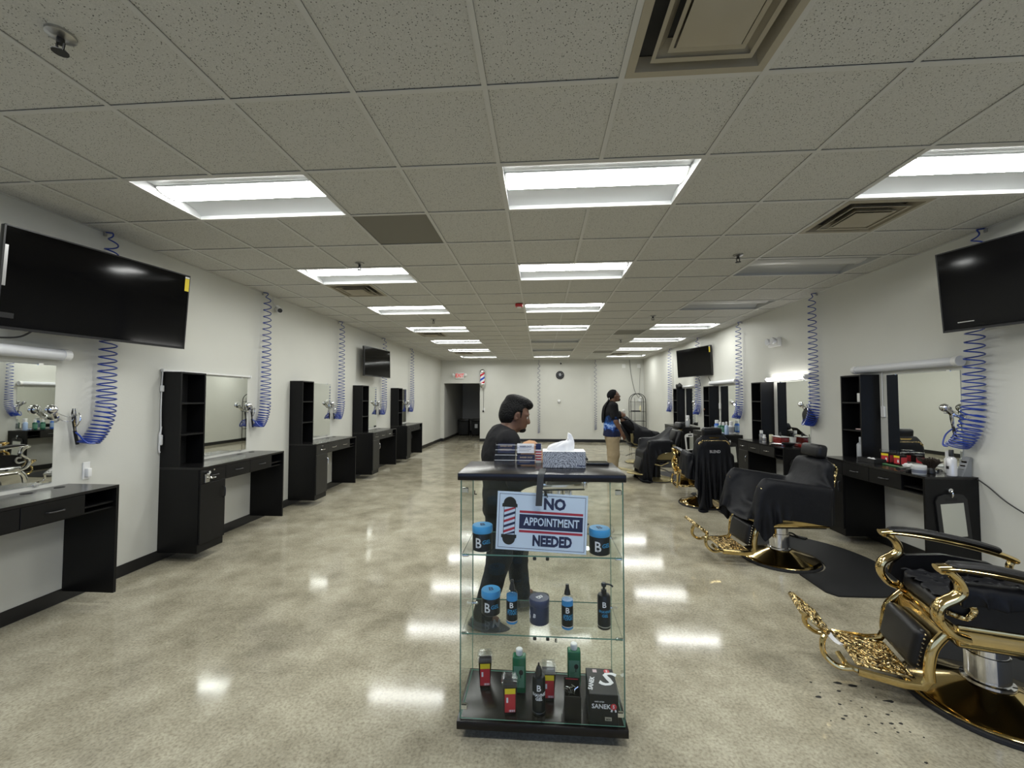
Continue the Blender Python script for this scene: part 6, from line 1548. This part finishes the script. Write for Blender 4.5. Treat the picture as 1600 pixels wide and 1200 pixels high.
# --- station with the green bottles
bottle('blue_bottle', 'blue labelled bottle with white cap beside two green bottles', (3.50, 8.42, CZ), .045, .24, M['blue_label'], M['white_plastic'], .034, label_m=M['pale_blue'])
M['green_clear'] = mat('green_gel', (.006, .085, .05), .12)
for y, lb in ((8.22, 'green gel bottle beside the blue labelled bottle'), (8.08, 'green gel bottle beside the tall white bottle')): bottle('green_gel_bottle', lb, (3.48, y, CZ), .040, .215, M['green_clear'], M['white_plastic'], .022, 'green gel bottles', M['green_label'])
bottle('white_bottle', 'tall white bottle with black band behind the pale blue spray', (3.58, 7.98, CZ), .045, .245, M['white_plastic'], M['white_plastic'], .035, label_m=mat('grey_band', (.35, .36, .38), .4))
bottle('pale_spray', 'pale blue spray bottle near end of green bottle counter', (3.46, 7.90, CZ), .036, .235, M['pale_blue'], M['white_plastic'], .016)
clipper('chrome hair clipper at the end of green bottle counter', (3.36, 7.92, CZ), .3, M['chrome'])
tag(MB().rbox((-.045, -.11, 0), (.045, .11, .10), .01, 2).build('black_speaker', M['black'], None, (3.55, 8.60, CZ)), 'black box-shaped speaker beside tower on green bottle counter', 'speaker')
tag(MB().rbox((-.03, -.09, 0), (.03, .09, .09), .006, 1).box((-.031, -.06, .03), (-.03, -.045, .06)).box((-.031, .02, .03), (-.03, .03, .06)).build('small_console', mat('dark_console', (.05, .045, .045), .4), None, (3.62, 8.93, 1.5336)), 'dark gadget box on upper tower shelf behind green bottles', 'gadget')
bottle('shelf_bottle', 'tiny pale bottle on middle tower shelf behind green bottles', (3.56, 8.84, 1.2236), .022, .10, M['white_plastic'], M['white_plastic'])
tag(MB().tube(bez([(3.60, 9.12, 1.30), (3.52, 9.10, 1.36), (3.50, 9.02, 1.34), (3.55, 9.20, 1.30), (3.62, 9.25, 1.20), (3.66, 9.2, .95)], 6), .006, 6).build('orange_cord', mat('orange_cord', (.45, .16, .04), .5)), 'thin orange cord looping on the wall beside green bottle tower', 'cord')
# --- farthest busy station
bottle('steel_can', 'silver spray can on farthest busy counter below the blue hose', (3.48, 9.98, CZ), .05, .27, M['steel'], M['white_plastic'], .04, label_m=M['milky'])
t = thing('crumpled_hat', 'crumpled black cap lying on top of the farthest busy tower', 'cap', (3.60, 10.92, 1.836))
me = MB().ball((0, 0, .05), .09, 16, 10, (.9, 1.1, .8)); me.v = [(x, y, max(0, z+.02*math.sin(x*60)+.015*math.sin(y*70))) for x, y, z in me.v]; me.build('cap_crown', M['matte_black'], t)
MB().rbox((-.05, -.20, .03), (.03, -.06, .09), .02, 2).build('cap_brim', M['matte_black'], t)
bottle('shelf_bottle', 'white tube on upper shelf of the farthest busy tower', (3.57, 10.88, 1.5336), .030, .17, M['white_plastic'], M['white_plastic'], .024)
bottle('shelf_bottle', 'clear white bottle on middle shelf of the farthest busy tower', (3.57, 10.90, 1.2236), .032, .19, M['milky'], M['white_plastic'], .016)
for k, (y, lb) in enumerate(((10.55, 'black towel bundle on farthest busy counter'), (10.30, 'black clipper case on farthest busy counter'))):
    tag(MB().rbox((-.09, -.08, 0), (.09, .08, .07+.02*k), .025, 3).build('dark_bundle', M['matte_black'], None, (3.46, y, CZ)), lb, 'bundle')
# --- hand mirrors on the end panels
def hand_mirror(label, k, rim):
    t = thing('hand_mirror', label, 'hand mirror', (3.475, R0[k]-SL-.003, .58), 0, 'hand mirrors hung on the end panels')
    t.rotation_euler = (0, math.radians(-5), 0)
    out = [(-.125, -.20), (.125, -.20), (.125, .13), (.10, .17), (.05, .185), (-.05, .185), (-.10, .17), (-.125, .13)]
    MB().prism(out, .001, .012, FACE_CAM).build('mirror_frame', rim, t)
    MB().box((-.092, -.0126, -.175), (.092, -.0122, .105)).build('mirror_glass', M['mirror'], t)
    MB().box((-.045, -.0125, .125), (.045, -.0121, .15)).build('grip_slot', M['black_in'], t)
    MB().cyl((0, -.018, .215), (0, .002, .215), .018, seg=14).tube([(0, -.018, .215), (0, -.03, .20), (0, -.03, .175), (0, -.02, .16)], .006, 8).build('mirror_hook', M['chrome'], t)
hand_mirror('black framed hand mirror hung on end panel of cluttered station', 0, M['black']); hand_mirror('black framed hand mirror hung on end panel under glowing lamp', 1, M['black'])
hand_mirror('black framed hand mirror hung on end panel of green bottle station', 2, M['black']); hand_mirror('white framed hand mirror hung on end panel of farthest busy station', 3, M['white_plastic'])
# --- tool rings on the first drawers, wall plug, cords
def ring_holder(label, side, k):
    p = L2W(side, k, (SD, .075, .80))
    t = thing('tool_ring', label, 'tool holder', p, 0 if side == 'L' else PI, 'chrome tool rings on the drawers')
    MB().tube([(.045+.036*math.cos(a), .036*math.sin(a), 0) for a in np.linspace(0, 2*PI, 20, endpoint=False)], .004, 6, closed=True).build('ring', M['chrome'], t)
    MB().rbox((-.001, -.028, -.05), (.007, .028, .03), .002, 1).build('ring_plate', M['steel'], t)
    MB().cyl((.004, 0, .045), (.03, 0, .05), .014, seg=12).build('ring_knob', M['chrome'], t)
ring_holder('chrome tool ring on the tall black station with slim lamp', 'L', 1); ring_holder('chrome tool ring on the cluttered station drawer', 'R', 0)
t = thing('wall_plug', 'white plug adapter in the wall above the nearest bare counter', 'plug', (XL, 3.10, .985))
MB().rbox((.001, -.028, -.07), (.008, .028, .07), .003, 1).build('cover_plate', M['white_plastic'], t); MB().rbox((.008, -.016, -.05), (.04, .016, .02), .006, 2).build('adapter', M['white_plastic'], t)
tag(MB().tube(bez([(3.60, 4.14, .735), (3.62, 4.13, .60), (3.60, 4.10, .45), (3.64, 4.13, .25), (3.62, 4.08, .02)], 6), .005, 6).tube(bez([(3.60, 4.06, .735), (3.61, 4.05, .60), (3.62, 4.08, .42), (3.59, 4.03, .22), (3.60, 3.98, .02)], 6), .005, 6).tube(bez([(3.61, 4.03, .02), (3.45, 3.95, .008), (3.36, 4.05, .008), (3.42, 4.2, .008), (3.55, 4.1, .008), (3.40, 3.85, .008)], 6), .005, 6).build('power_cables', M['wire']), 'tangled black power cables hanging under the cluttered station', 'cables')
tag(MB().tube(bez([(3.58, 6.10, .735), (3.60, 6.10, .55), (3.62, 6.05, .35), (3.60, 6.0, .10), (3.58, 5.9, .01)], 6), .005, 6).build('power_cables', M['wire']), 'black power cable hanging under counter with glowing lamp', 'cables')
# yellow caution tag on a foot pedal cord behind the second chair
t = thing('corded_adapter', 'yellow tipped cord adapter hanging behind the second gold chair', 'adapter', (2.88, 4.36, .42))
MB().prism([(-.02, -.018), (.03, -.03), (.03, .03), (-.02, .018)], -.015, .015).build('yellow_tip', M['yellow'], t)
MB().tube(bez([(-.02, 0, 0), (-.08, .02, -.02), (-.14, .0, .02), (-.12, -.05, .04), (-.2, -.03, .02)], 5), .005, 6).build('cord', M['steel'], t)
